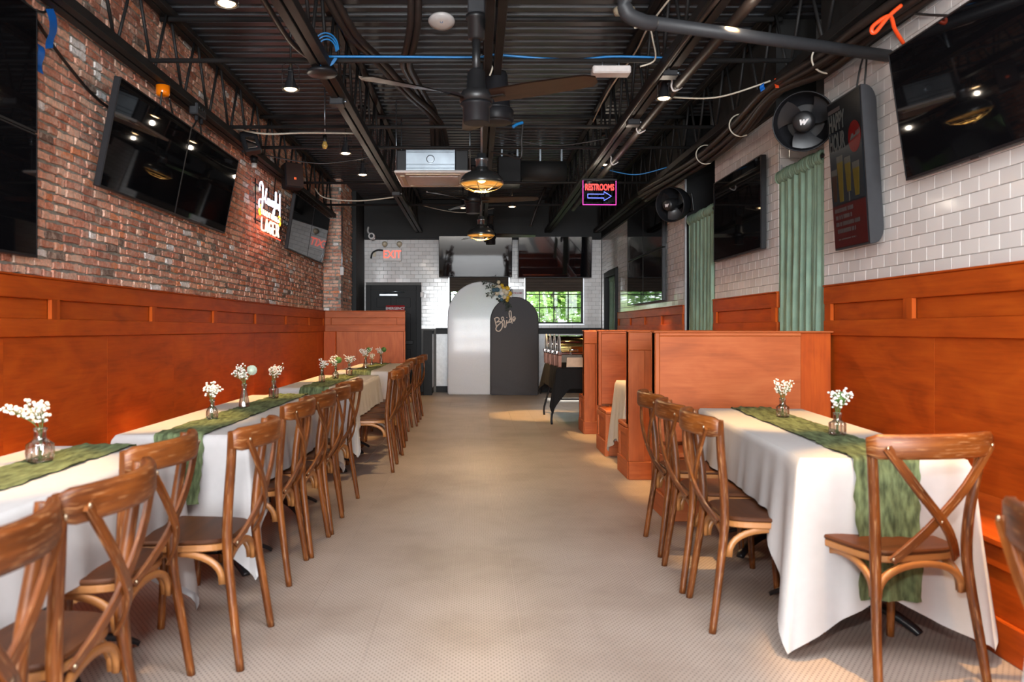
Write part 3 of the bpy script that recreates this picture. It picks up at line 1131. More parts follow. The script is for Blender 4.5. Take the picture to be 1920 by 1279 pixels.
# ------------------------------------------------------------------ booths and partitions
def booth(label, x0, yback, s, seat_d, H=1.236, x1=None):
    """bench whose seat lies towards -Y for s=+1 and towards +Y for s=-1; yback: face of the backrest on the seat side (s=+1) or the outer face (s=-1)"""
    x1 = XR - .036 if x1 is None else x1
    W = x1 - x0
    t = thing('booth_bench', label, 'booth', (x0, yback, 0), group='stained wood booths')
    m = M['booth']

    def bx(nm, a, b, ya, yb, z0, z1, c=.004):
        return part(MB().box(a, b, ya * s, yb * s, z0, z1, c), nm, m, t)
    T0 = .10
    bx('backrest_board', .03, W - .22, 0, .02, .47, H - .035)
    bx('backrest_border', .0, .03, -.006, T0 - .001, .452, H - .012)
    bx('backrest_border', .03, W - .22, -.004, .02, H - .034, H - .012)
    bx('top_cap', -.01, W, -.012, T0 + .012, H - .012, H, .003)
    part(MB().box(W - .219, W, .03 * s, .05 * s, .452, H - .013, .004), 'corner_board', M['stain'], t)  # deeper wainscot tone here, shade put into the colour
    # outer face
    bx('outer_rail', .0, W, T0, T0 + .022, H - .16, H - .0125)
    bx('outer_base', .0, W, T0, T0 + .024, 0, .15)
    bx('outer_stile', .0, .135, T0, T0 + .021, .151, H - .161)
    bx('outer_stile', .135 + .62, .135 + .72, T0, T0 + .021, .151, H - .161)
    bx('outer_panel', .136, .135 + .619, T0 - .02, T0 + .004, .151, H - .161, .002)
    bx('outer_panel', .135 + .721, W, T0 - .02, T0 + .004, .151, H - .161, .002)
    # seat
    bx('seat', .0, W - .02, -seat_d - .02, -.007, .415, .45, .008)
    bx('seat_front', .012, W - .02, -seat_d, -seat_d + .022, .001, .414)
    # aisle end panel: stile, rails, recessed panel
    bx('end_stile', -.002, .03, -seat_d - .001, -seat_d + .07, .151, .413, .003)
    bx('end_stile', -.002, .03, T0 - .08, T0 - .001, .151, .413, .003)
    bx('end_base', -.008, .03, -seat_d - .004, T0 - .001, 0, .15, .004)
    bx('end_rail', -.002, .03, -seat_d + .071, T0 - .081, .36, .413, .003)
    bx('end_panel', .008, .028, -seat_d + .0705, T0 - .0805, .151, .359, .001)
    bx('end_board', .0, .03, .021, T0 - .001, .452, H - .013, .003)
    return t


booth('booth back with pale board behind the table in front of the last green curtain', 1.235, 5.50, 1, .34)
booth('booth seen from behind past three chairs, seat hidden, knotty stile', 1.262, 6.715, -1, .36)
booth('booth facing the white cloth in the middle of the row', 1.27, 8.27, 1, .46)
booth('booth seen from behind next to the black draped table', 1.283, 9.59, -1, .34)
booth('farthest booth, only its cap shows over the others', 1.86, 13.0, 1, .3)

pt = thing('wood_partition', 'free-standing stained partition at the end of the long left tables', 'partition', (-2.56, 13.46, 0))
for nm, a, b, ya, yb, z0, z1 in (('top_rail', 0, 1.36, -.03, .0, 1.44, 1.545), ('cap', 0, 1.365, -.04, .06, 1.545, 1.56), ('lower_rail', 0, 1.36, -.03, 0, 1.21, 1.32), ('stile', 0, .11, -.03, 0, 1.32, 1.44), ('stile', 1.22, 1.36, -.03, 0, 1.32, 1.44),
                                 ('recessed_panel', .111, 1.219, -.012, .0, 1.321, 1.439), ('plywood_panel', .2, 1.335, -.012, 0, .05, 1.209), ('edge_board', 1.336, 1.36, -.03, .06, .0, 1.209), ('core_board', 0, 1.335, .001, .06, 0, 1.54), ('corner_block', .0, .20, -.10, -.013, .452, 1.208)):
    part(MB().box(a, b, ya, yb, z0, z1, .004), nm, M['booth'] if nm != 'corner_block' else M['stain'], pt)

# ------------------------------------------------------------------ ceiling joists
def joist(x, label, y0=-1.0, y1=15.6, zb=3.17, zt=3.765, pitch=.62):
    t = struct('ceiling_joist', label, loc=(x, 0, 0))
    part(MB().box(-.06, -.006, y0, y1, zt - .045, zt, .002).box(.006, .06, y0, y1, zt - .045, zt, .002), 'top_chord', M['joist'], t)
    part(MB().box(-.065, -.008, y0, y1, zb - .034, zb + .034, .003).box(.008, .065, y0, y1, zb - .034, zb + .034, .003), 'bottom_chord', M['joist'], t)
    h = zt - zb - .05
    ma = MB().tube([(0, -pitch / 2 + .02, -h / 2), (0, -.04, h / 2)], .013, 6).mesh('web_bar', M['joist'])
    mc = MB().tube([(0, .04, h / 2), (0, pitch / 2 - .02, -h / 2)], .013, 6).mesh('web_bar', M['joist'])
    y = 2.6
    while y < y1 - .3:
        part(ma, 'web_bar', None, t, (0, y, (zt + zb) / 2))
        part(mc, 'web_bar', None, t, (0, y, (zt + zb) / 2))
        y += pitch
    return t


for x, l in ((-2.44, 'black open web joist against the brick wall'), (-1.12, 'black open web joist between the brick wall and the fans'), (.12, 'black open web joist above the fans'), (1.40, 'black open web joist right of the fans'), (2.36, 'black open web joist beside the white tiles')):
    joist(x, l)
for k, (y, z) in enumerate(((5.83, 3.215), (7.75, 3.215), (8.62, 3.215), (10.7, 3.215), (12.6, 3.215), (6.3, 3.70), (4.9, 3.70), (9.2, 3.70))):
    t = struct('ceiling_brace', 'black cross brace between the ceiling joists, ' + ['under the blue data cable', 'just behind the hanging speaker', 'before the air conditioner', 'behind the air conditioner', 'nearest the back wall', 'up against the deck near the blue cable', 'up against the deck at the top of the photo', 'up against the deck over the air conditioner'][k], MB().tube([(-2.5, y, z), (2.42, y, z)], .018 if z < 3.5 else .022, 8), M['joist'])

# ------------------------------------------------------------------ chairs
def make_chair(label, group):
    t = thing('dining_chair', label, 'chair', (0, 0, 0), 0, group)
    # seat: rounded outline
    out = []
    for k in range(40):
        a = 2 * PI * k / 40
        c, s_ = math.cos(a), math.sin(a)
        e = 0.42
        x = math.copysign(abs(c) ** e, c)
        y = math.copysign(abs(s_) ** e, s_)
        wx = .20 + .018 * y
        out.append((x * wx, y * .205))
    part(MB().prism([(p[0], p[1]) for p in out], .450, .468, c=.006, smooth=False), 'seat', M['seat'], t)
    part(MB().prism([(p[0] * .985, p[1] * .985) for p in out], .424, .4505, c=.004), 'seat_rim', M['bentwood'], t)
    oval = [(.0185 * math.cos(2 * PI * k / 10), .0185 * math.sin(2 * PI * k / 10)) for k in range(10)]
    for sx in (-1, 1):
        path = smooth_path([(sx * .218, -.262, 0), (sx * .206, -.238, .17), (sx * .190, -.212, .36), (sx * .186, -.204, .47), (sx * .193, -.210, .60), (sx * .212, -.226, .75), (sx * .226, -.236, .875)], 4)
        n = len(path)
        part(MB().sweep(path, oval, [.82 + .2 * min(1, i / (n * .45)) - .12 * max(0, (i / n - .5) * 2) for i in range(n)], up=(0, 1, 0)), 'rear_leg', M['chair'], t)
    for sx in (-1, 1):
        path = smooth_path([(sx * .182, .168, .43), (sx * .186, .176, .25), (sx * .192, .190, 0)], 4)
        n = len(path)
        part(MB().sweep(path, oval, [1.0 - .22 * i / n for i in range(n)], up=(0, 1, 0)), 'front_leg', M['chair'], t)
    # curved top rail
    pr = [(-.010, -.042), (.010, -.042), (.015, -.031), (.015, .031), (.009, .042), (-.009, .042), (-.015, .031), (-.015, -.031)]
    path = []
    for i in range(17):
        x = -.250 + .5 * i / 16
        path.append((x, -.240 - .090 * (1 - (x / .25) ** 2), .846 + .006 * (1 - (x / .25) ** 2)))
    part(MB().sweep(path, pr, [.72] + [1.0] * 15 + [.72]), 'top_rail', M['chair'], t)
    # crossed slats with bolts
    sl = [(-.017, -.004), (-.015, -.006), (.015, -.006), (.017, -.004), (.017, .004), (.015, .006), (-.015, .006), (-.017, .004)]
    for k, sx in enumerate((-1, 1)):
        off = .006 if k else -.006
        path = smooth_path([(sx * .207, -.288 + off * .3, .846), (sx * .10, -.300 + off, .705), (-sx * .01, -.288 + off, .585), (-sx * .075, -.258 + off, .505), (-sx * .128, -.216 + off * .3, .436)], 4)
        o = part(MB().sweep(path, sl, up=(0, 1, 0), smooth=False), 'cross_slat', M['chair'], t)
        b = MB()
        b.ball((sx * .207, -.296, .846), .0075, sy=.6).ball((-sx * .128, -.225, .446), .0075, sy=.6)
        if k:
            b.ball((0, -.300, .589), .007, sy=.6)
        part(b, 'bolt', M['brass'], o)

    def arch(a, b, dirn):
        a, b = Vector(a), Vector(b)
        pts = []
        for i in range(17):
            q = i / 16
            ang = PI * q
            c = -math.cos(ang)
            s_ = math.sin(ang) ** .75
            p = (a + b) / 2 + (b - a) / 2 * c
            p.z = a.z + s_ * .112
            pts.append(p)
        rec = [(-.011, -.009), (.011, -.009), (.013, 0), (.011, .009), (-.011, .009), (-.013, 0)]
        part(MB().sweep(pts, rec, up=dirn), 'arch_brace', M['bentwood'], t)
    arch((-.172, -.198, .305), (.172, -.198, .305), (0, 1, 0))
    arch((-.178, .160, .305), (.178, .160, .305), (0, 1, 0))
    for sx in (-1, 1):
        arch((sx * .178, -.184, .305), (sx * .172, .146, .305), (1, 0, 0))
    return t


GL, GR = 'cross-back chairs along the left tables', 'cross-back chairs at the right tables'
c0 = make_chair('cross-back chair nearest the camera at the left table, mostly cut off', GL)
c0.location = (-1.175, 1.50, 0)
c0.rotation_euler = (0, 0, PI / 2)
L_ = PI / 2
dup(c0, (-1.185, 2.02, 0), L_ + .03, 'second cross-back chair from the camera at the nearest left table', GL)
dup(c0, (-1.30, 2.67, 0), L_ - .04, 'cross-back chair behind which the green runner hangs down, pushed deepest to the near table', GL)
dup(c0, (-1.125, 3.13, 0), L_, 'cross-back chair standing at the gap between the two nearest left tables', GL)
for y, dx, da, l in ((4.08, 0.0, 0.02, 'cross-back chair at the near end of the second left table, first of its four'), (4.57, .02, -.03, 'second of four cross-back chairs at the table with three vases of white flowers'),
                     (5.05, .03, .02, 'third of four cross-back chairs at the table with three vases of white flowers'), (5.68, .02, -.10, 'cross-back chair beside the hanging cloth corner of the second left table')):
    dup(c0, (-1.175 + dx, y, 0), L_ + da, l, GL)
for y, x, da, l in ((7.14, -.99, .02, 'cross-back chair seen from the side with three seats behind it lined up'), (7.66, -.995, -.02, 'second cross-back chair in the tight row at the third left table'),
                    (8.17, -1.02, 0, 'third cross-back chair in the tight row at the third left table'), (8.66, -1.03, .04, 'last cross-back chair of the row at the third left table'),
                    (9.90, -1.08, -.02, 'first cross-back chair at the farthest left table'), (10.43, -1.03, .03, 'middle cross-back chair at the farthest left table'), (11.2, -1.03, 0, 'cross-back chair farthest from the camera, near the black door')):
    dup(c0, (x, y, 0), L_ + da, l, GL)
dup(c0, (1.242, 3.475, 0), -L_ - .05, 'nearest of three cross-back chairs on the aisle side of the right table', GR)
dup(c0, (1.245, 3.975, 0), -L_ - .04, 'middle of three cross-back chairs on the aisle side of the right table', GR)
dup(c0, (1.275, 4.57, 0), -L_ - .03, 'farthest of three cross-back chairs on the aisle side of the right table', GR)
dup(c0, (1.536, 3.02, 0), .20, 'cross-back chair at the end of the right table, crossed back towards the camera', GR)
dup(c0, (1.415, 1.50, 0), -L_ + .02, 'blurred cross-back chair cut off by the right edge of the photo', GR)

# ------------------------------------------------------------------ tables, cloths, runners
TZ = .75


def table(label, cx, cy, rot, hx, hy):
    t = thing('pedestal_table', label, 'table', (cx, cy, 0), rot, 'pedestal tables under the cloths')
    part(MB().box(-hx + .005, hx - .005, -hy + .005, hy - .005, TZ - .035, TZ - .003, .004), 'table_top', M['seat'], t)
    for sy in (-1, 1):
        yy = sy * hy * .55
        part(MB().lathe([(.045, .09), (.038, .12), (.038, TZ - .06), (.05, TZ - .036)], 16, Matrix.Translation((0, yy, 0))), 'column', M['iron'], t)
        b = MB()
        b.lathe([(.075, .07), (.07, .10), (.045, .118)], 16, Matrix.Translation((0, yy, 0)))
        for k in range(4):
            a = PI / 4 + k * PI / 2
            pts = [(r_ * math.cos(a), yy + r_ * math.sin(a), z_) for r_, z_ in ((.03, .092), (.12, .088), (.22, .066), (.30, .030), (.325, .012))]
            b.sweep(smooth_path(pts, 3), [(-.026, -.011), (.026, -.011), (.018, .012), (-.018, .012)], [1.15 - .03 * i for i in range(13)])
        part(b, 'foot_base', M['iron'], t)
    return t


def cloth(label, cx, cy, rot, hx, hy, dS, dE, dN, dW, tips, seed, fl=(1, 1, 1, 1), wd=.34):
    """drops of the four hems, tips: how deep the corners SW SE NE NW hang"""
    rr = random.Random(seed)
    hx += .006
    hy += .006
    sides = [((-hx, -hy), (hx, -hy), (0, -1), dS, fl[0]), ((hx, -hy), (hx, hy), (1, 0), dE, fl[1]), ((hx, hy), (-hx, hy), (0, 1), dN, fl[2]), ((-hx, hy), (-hx, -hy), (-1, 0), dW, fl[3])]
    ring = []
    for si, (a, b, nrm, d, fl_) in enumerate(sides):
        L = math.hypot(b[0] - a[0], b[1] - a[1])
        n = max(14, int(L / .022))
        ta, tb = tips[si], tips[(si + 1) % 4]
        ph = rr.uniform(0, 6)
        lam = rr.uniform(.16, .22)
        for k in range(n + 1):
            t = L * k / n
            da, db = t, L - t
            g = max(0, 1 - da / wd) ** 1.25 * (ta - d) + max(0, 1 - db / wd) ** 1.25 * (tb - d)
            dc = min(da, db)
            near = math.exp(-(dc / .13) ** 2)
            # normals swing round towards the corner diagonal
            kx = (b[0] - a[0]) / L
            ky = (b[1] - a[1]) / L
            sgn = -1 if da < db else 1
            q = near
            nx, ny = nrm[0] + kx * sgn * q, nrm[1] + ky * sgn * q
            l_ = math.hypot(nx, ny)
            w1 = mnoise.noise(Vector((t * 4.5 + ph * 7, ph, 0))) * 1.6
            fold = (.010 + .020 * math.exp(-((dc - .2) / .14) ** 2)) * w1 + .012 * mnoise.noise(Vector((t * 11 + ph * 3, ph, 5)))
            fold = fold * (1 - near) + .034 * math.sin(2 * PI * dc / .19) * math.exp(-(dc / .24) ** 2)
            ring.append((a[0] + kx * t, a[1] + ky * t, nx / l_, ny / l_, d + g, fold * fl_, near))
    nv = 14
    V, F, U = [], [], []
    n = len(ring)
    for r in range(nv + 1):
        q = (r / nv)
        for (x, y, nx, ny, d, fold, near) in ring:
            if r == 0:
                V.append((x - nx * .01, y - ny * .01, TZ + .0035))
            else:
                qq = (r - .35) / (nv - .35)
                off = .004 + (.028 + .05 * near) * qq ** .8 + fold * qq
                V.append((x + nx * off, y + ny * off, TZ + .0015 - d * qq))
    for r in range(nv):
        for j in range(n):
            j2 = (j + 1) % n
            F.append((r * n + j, (r + 1) * n + j, (r + 1) * n + j2, r * n + j2))
    mb = MB().add(V, F, None, True)
    mb.f.append([j for j in range(n)])
    mb.uv.append([(0, 0)] * n)
    mb.sm.append(False)
    o = bpy.data.objects.new('tablecloth', mb.mesh('tablecloth', M['cloth']))
    o.location = (cx, cy, 0)
    o.rotation_euler = (0, 0, rot)
    link(o)
    return tag(o, label, 'tablecloth', 'white tablecloths')


def runner(label, cx, cy, rot, wdt, hy, dn, df, seed, shift=0.0):
    rr = random.Random(seed)
    Ltot = dn + 2 * hy + df
    nu, nv = int(Ltot / .014), 16
    s1 = rr.uniform(0, 50)

    def fn(u, v):
        s = u * Ltot
        e = (v - .5)
        xw = e * wdt + .008 * mnoise.noise(Vector((s * 9, s1, e * 2))) + (.012 * mnoise.noise(Vector((s * 22, s1 + 9, 3))) if abs(e) > .45 else 0) + shift
        cr = .0085 * mnoise.noise(Vector((s * 5 + s1, e * 22, 1))) + .006 * mnoise.noise(Vector((s * 16, e * 60, s1))) + .0045
        cr = max(.0005, cr)
        if s < dn:
            k = (dn - s) / max(dn, .01)
            return (xw * (1 - .08 * k), -hy - .016 - .055 * k - cr - .01 * math.sin(e * 14 + s1) * k, TZ + .004 - (dn - s))
        if s > dn + 2 * hy:
            k = (s - dn - 2 * hy) / max(df, .01)
            return (xw, hy + .016 + .055 * k + cr, TZ + .004 - (s - dn - 2 * hy))
        y = -hy - .014 + (2 * hy + .028) * (s - dn) / (2 * hy)
        return (xw, y, TZ + .0075 + cr)
    o = bpy.data.objects.new('table_runner', MB().grid(fn, nu, nv).mesh('table_runner', M['runner']))
    o.location = (cx, cy, 0)
    o.rotation_euler = (0, 0, rot)
    link(o)
    return tag(o, label, 'table runner', 'green gauze runners')


SETS = [
    # cx, cy, rot, hx, hy, drops S E N W, tips, runner drops
    (-1.565, 2.34, 0, .29, 1.04, .30, .30, .42, .30, (.5, .62, .72, .5), (.2, .22), .235, 'nearest left table', 'nearest left'),
    (-1.385, 4.865, 0, .305, 1.135, .32, .27, .30, .30, (.45, .66, .60, .45), (.31, .06), .235, 'second left table with three vases', 'second left'),
    (-1.365, 7.65, 0, .31, .93, .30, .27, .34, .30, (.4, .58, .60, .45), (.25, .1), .24, 'third left table from the camera', 'third left'),
    (-1.35, 10.42, 0, .31, 1.09, .30, .27, .32, .30, (.45, .55, .5, .45), (.25, .1), .24, 'farthest left table before the partition', 'farthest left'),
    (1.635, 4.01, -.081, .31, .965, .51, .27, .28, .27, (.735, .70, .28, .42), (.52, .05), .24, 'right table with two vases', 'right'),
    (1.57, .95, 0, .31, .80, .3, .3, .3, .27, (.5, .5, .6, .70), (.2, .05), .24, 'right table cut off by the frame', 'cut off right'),
]
for i, (cx, cy, rot, hx, hy, dS, dE, dN, dW, tips, rd, rw, nm, sh) in enumerate(SETS):
    table('black iron pedestal table under the cloth of the ' + nm, cx, cy, rot, hx, hy)
    cloth('white tablecloth draped over the ' + nm, cx, cy, rot, hx, hy, dS, dE, dN, dW, tips, 11 + i)
    if i < 5:
        runner('crinkled green gauze runner lying along the ' + nm, cx, cy, rot, rw, hy, rd[0], rd[1], 31 + i)

# hidden cloth table between the two facing booths
table('black iron pedestal table between the two facing booths', 1.86, 7.44, 0, .50, .29)
cloth('white tablecloth hanging into the aisle between the two facing booths', 1.86, 7.44, 0, .50, .29, .30, .3, .30, .50, (.66, .5, .5, .70), 51)

# ------------------------------------------------------------------ vases and flowers
def vase(label, x, y, h, r, style, z=.760):
    t = thing('bud_vase', label, 'vase', (x, y, z), 0, 'glass bud vases on the runners')
    b = MB()
    k = 40
    if style == 0:      # squat bottle with slanting ribs
        pr = [(.74, 0), (.95, .08), (1.0, .35), (.93, .55), (.55, .66), (.45, .72), (.45, .93), (.56, .97), (.56, 1)]
    elif style == 1:    # round bottle
        pr = [(.7, 0), (1.0, .12), (.98, .42), (.65, .62), (.42, .70), (.42, .92), (.55, 1)]
    elif style == 2:    # cone shaped flask
        pr = [(.96, 0), (1.0, .05), (.92, .25), (.62, .62), (.45, .78), (.52, .95), (.62, 1)]
    else:               # straight cut glass bottle
        pr = [(.9, 0), (1.0, .06), (1.0, .55), (.62, .66), (.5, .72), (.52, .95), (.6, 1)]
    V, F = [], []
    nz = 22
    for i in range(nz + 1):
        q = i / nz
        for a in range(len(pr) - 1):
            if pr[a][1] <= q <= pr[a + 1][1]:
                f = (q - pr[a][1]) / max(1e-6, pr[a + 1][1] - pr[a][1])
                rad = pr[a][0] + (pr[a + 1][0] - pr[a][0]) * f
                break
        for j in range(k):
            an = 2 * PI * j / k
            rib = (.085 * math.sin(an * 10 + (q * 6 if style == 0 else 0))) * (1 if .04 < q < .6 else 0)
            if style == 3:
                rib *= 1.3
            V.append((r * rad * (1 + rib) * math.cos(an), r * rad * (1 + rib) * math.sin(an), h * q))
    for i in range(nz):
        for j in range(k):
            F.append((i * k + j, i * k + (j + 1) % k, (i + 1) * k + (j + 1) % k, (i + 1) * k + j))
    b.add(V, F, None, True)
    part(b, 'bottle', M['vase'], t)
    part(MB().lathe([(r * .72, .0), (r * .92, h * .06), (r * .90, h * .07)], 20), 'base_disc', M['vase'], t)
    part(MB().tube([(r * .52 * math.cos(2 * PI * j / 20), r * .52 * math.sin(2 * PI * j / 20), h) for j in range(20)], .0022, 5, closed=True), 'rim', M['vase'], t)
    return t


def bunch(label, x, y, vh, spread, top, n, seed, lean=(0, 0), bloom=None, br=.0062, z=.760, dens=13):
    n += 2
    br *= .88
    rr = random.Random(seed)
    t = thing('flower_bunch', label, 'flowers', (x, y, z), 0, "baby's breath bunches")
    for k in range(n):
        a = 2 * PI * k / n + rr.uniform(-.4, .4)
        sp = spread * rr.uniform(.5, 1)
        tip = Vector((math.cos(a) * sp + lean[0], math.sin(a) * sp * .8 + lean[1], top * rr.uniform(.72, 1.0)))
        p0 = Vector((math.cos(a + 2) * .006, math.sin(a + 2) * .006, .008))
        p1 = Vector((math.cos(a) * .008, math.sin(a) * .008, vh))
        st = MB()
        main = smooth_path([p0, p1, p1 * .4 + tip * .6 + Vector((0, 0, .01)), tip], 4)
        st.tube(main, .0013, 5)
        bl = MB()
        for m_ in range(dens):
            q = rr.uniform(.45, 1.0)
            base = main[min(len(main) - 1, int(q * (len(main) - 1)))]
            e = base + Vector((rr.uniform(-.022, .022), rr.uniform(-.022, .022), rr.uniform(.004, .026)))
            st.tube([base, e], .0007, 4)
            rad = br * rr.uniform(.75, 1.2)
            bl.ball(e, rad, sz=.85)
        sg = part(st, 'sprig', M['stem'], t)
        part(bl, 'blossoms', M['blossom'], sg)['kind'] = 'stuff'
    if bloom:
        mat, dx, dz, rad = bloom
        st = MB().tube(smooth_path([(0, 0, .01), (0, 0, vh), (dx * .7, 0, dz - rad), (dx, 0, dz)], 4), .0022, 6)
        o = part(st, 'bloom_stem', M['stem'], t)
        b = MB()
        for ring_, (pr_, pz, nn) in enumerate(((1.0, 0, 14), (.75, .25, 11), (.5, .42, 8), (.22, .52, 5))):
            for j in range(nn):
                an = 2 * PI * j / nn + ring_ * .2
                c = Vector((dx + rad * pr_ * .62 * math.cos(an), -rad * (.2 + pz) * .9, dz + rad * pr_ * .62 * math.sin(an)))
                b.ball(c, rad * .34, sy=.5)
        part(b, 'bloom', M[mat], o)
    return t


VS = [
    (-1.605, 2.93, .125, .046, 0, 'squat ribbed glass vase on the nearest left table', .085, .225, 7, (-.05, 0), None, .0085, "baby's breath spreading wide from the squat ribbed vase"),
    (-1.433, 4.32, .105, .030, 1, 'round glass vase with diamond cuts, nearest of three on the second left table', .05, .21, 5, (.0, 0), None, .0075, "sparse baby's breath in the round vase, first of the second left table"),
    (-1.44, 4.94, .150, .031, 2, 'cone shaped glass vase in the middle of the second left table', .05, .265, 6, (-.035, 0), ('sage', .05, .235, .035), .0068, "baby's breath with one pale sage bloom"),
    (-1.43, 5.62, .125, .031, 3, 'cut glass vase at the far end of the second left table', .05, .25, 6, (.02, 0), None, .0065, "full baby's breath bunch at the far end of the second left table"),
    (-1.415, 7.30, .115, .026, 3, 'slim cut glass vase at the near end of the third left table', .04, .21, 4, (.02, 0), None, .0065, "small baby's breath bunch at the near end of the third left table"),
    (-1.385, 7.84, .110, .030, 1, 'round glass vase holding the green bloom on the third left table', .06, .22, 6, (-.03, 0), ('mum', .03, .185, .036), .0065, "baby's breath with a dark green bloom on the third left table"),
    (-1.335, 8.36, .120, .030, 3, 'cut glass vase at the far end of the third left table', .06, .21, 7, (.01, 0), None, .0062, "bushy baby's breath at the far end of the third left table"),
    (-1.39, 10.0, .125, .032, 2, 'cone shaped glass vase on the farthest left table', .08, .25, 10, (0, 0), ('mum', .04, .23, .034), .007, "largest round baby's breath bunch on the farthest left table"),
    (-1.41, 10.75, .07, .022, 1, 'smallest glass vase on the farthest left table', .03, .15, 4, (.01, 0), None, .006, "smallest flower sprig on the farthest left table"),
    (-1.34, 11.2, .12, .028, 2, 'last glass vase on the farthest left table', .05, .22, 6, (-.03, 0), ('mum', .04, .20, .04), .0065, "baby's breath with a dark green bloom in the last vase"),
    (1.70, 4.42, .105, .032, 3, 'straight glass vase at the far end of the right table', .06, .20, 7, (.0, 0), None, .0062, "airy baby's breath at the far end of the right table"),
    (1.660, 3.66, .105, .034, 3, 'straight glass vase holding the green bloom on the right table', .05, .20, 6, (.02, 0), ('mum', .012, .175, .03), .0080, "white blossoms with a bright green bloom on the right table"),
]
for i, (x, y, h, r, stl, lv, sp, top, n, lean, bloom, br, lf) in enumerate(VS):
    vase(lv, x, y, h, r, stl)
    bunch(lf, x, y, h, sp, top, n, 70 + i, lean, bloom, br)

# ------------------------------------------------------------------ television screens
def tv(label, cx, cy, cz, w_, h_, rotz, tilt=0.0, group='flat screens', gap=.07, name='television'):
    """local frame: screen faces -Y"""
    t = thing(name, label, 'television', (cx, cy, cz), 0, group, rot=(tilt, 0, rotz))
    part(MB().box(-w_ / 2, w_ / 2, 0, .045, -h_ / 2, h_ / 2, .004), 'body', M['bezel'], t)
    f = MB()
    f.box(-w_ / 2, w_ / 2, -.004, 0, h_ / 2 - .009, h_ / 2, .001).box(-w_ / 2, w_ / 2, -.004, 0, -h_ / 2, -h_ / 2 + .014, .001)
    f.box(-w_ / 2, -w_ / 2 + .009, -.004, 0, -h_ / 2 + .014, h_ / 2 - .009, .001).box(w_ / 2 - .009, w_ / 2, -.004, 0, -h_ / 2 + .014, h_ / 2 - .009, .001)
    part(f, 'bezel', M['bezel'], t)
    part(MB().box(-w_ / 2 + .009, w_ / 2 - .009, -.002, .0, -h_ / 2 + .014, h_ / 2 - .009), 'screen', M['screen'], t)
    part(MB().box(-.035, .035, -.006, .0, -h_ / 2 - .008, -h_ / 2 + .003, .002), 'sensor_bar', M['bezel'], t)
    b = MB().box(-.2, .2, .046, .06, -.15, .15, .003)
    for sx in (-.12, .12):
        b.box(sx - .015, sx + .015, .06, .06 + gap, -.14, -.1, .002)
        b.box(sx - .015, sx + .015, .06, .06 + gap * .7, .08, .12, .002)
    part(b, 'bracket', M['black'], t)
    return t


RL = PI / 2       # screens on the left wall look towards +X
tilt_l = math.atan2(.14, .72)
tv('upper of two stacked screens cut off by the left edge of the photo', -2.48, 3.88, 2.70, 1.23, .695, RL, 0, 'stacked screens at the left edge', .035)
tv('lower of two stacked screens cut off by the left edge of the photo', -2.48, 3.88, 2.00, 1.23, .695, RL, 0, 'stacked screens at the left edge', .035)
tv('nearer half of the tilted screen pair on the brick wall', -2.41, 5.89, 2.55, 1.30, .735, RL, tilt_l, 'tilted screen pair on the bricks')
tv('farther half of the tilted screen pair on the brick wall', -2.41, 7.19, 2.55, 1.30, .735, RL, tilt_l, 'tilted screen pair on the bricks')
tv('screen just past the beer sign, nearer of its pair', -2.41, 11.0, 2.66, 1.20, .73, RL, tilt_l * .8, 'tilted screen pair past the beer sign')
tv('screen next to the brick pier', -2.41, 12.2, 2.66, 1.20, .73, RL, tilt_l * .8, 'tilted screen pair past the beer sign')
tv('large dark screen at the upper right corner of the photo', 2.37, 3.86, 2.44, 1.24, .72, -RL, math.atan2(.10, .70), 'screens on the white tiles', .02)
tv('screen on the white tiles between the two green curtains', 2.415, 7.42, 2.33, 1.34, .80, -RL, 0, 'screens on the white tiles', .012)
for a, (yy, nm) in enumerate(((10.93, 'nearer'), (12.12, 'farther'))):
    for b, (zz, nm2) in enumerate(((1.965, 'lower'), (2.665, 'upper'))):
        tv('%s %s screen of the four stacked near the back wall' % (nm2, nm), 2.415, yy, zz, 1.18, .69, -RL, 0, 'four stacked screens', .012)
tv('screen on the back wall above the pale arch', -.015, YB - .30, 2.66, 1.43, .80, 0, math.radians(7), 'screens on the back wall', .225)
tv('screen on the back wall above the uncovered window', 1.535, YB - .30, 2.65, 1.43, .80, 0, math.radians(7), 'screens on the back wall', .225)

# ------------------------------------------------------------------ light box sign
hx0 = thing('light_box', 'unlit happy hour light box with rounded back on white tiles', 'sign', (2.375, 5.07, 2.255), 0, None, rot=(math.radians(3.5), 0, -RL))
W_, H_ = .47, .97
out = [(-.012, -H_ / 2), (.012, -H_ / 2)] + [(.012 + .065 * math.sin(a * PI / 2 / 6), -H_ / 2 + .10 - .10 * math.cos(a * PI / 2 / 6)) for a in range(1, 7)] + [(.012 + .065 * math.cos(a * PI / 2 / 6), H_ / 2 - .10 + .10 * math.sin(a * PI / 2 / 6)) for a in range(0, 7)] + [(-.012, H_ / 2)]
T = Matrix(((0, 0, 1, 0), (1, 0, 0, 0), (0, 1, 0, 0), (0, 0, 0, 1)))
part(MB().prism(out, -W_ / 2, W_ / 2, T, c=.003), 'housing', M['boxgrey'], hx0)
part(MB().box(-W_ / 2 + .012, W_ / 2 - .012, -.016, -.0125, -H_ / 2 + .012, H_ / 2 - .012), 'print_panel', M['poster'], hx0)


def flat(nm, mat, outline, d, par, thick=.0012):
    T2 = Matrix(((1, 0, 0, 0), (0, 0, -1, 0), (0, 1, 0, 0), (0, 0, 0, 1)))
    return part(MB().prism(outline, -d - thick if False else d, d + thick, T2), nm, M[mat], par)


def rect(x0, x1, z0, z1):
    return [(x0, z0), (x1, z0), (x1, z1), (x0, z1)]


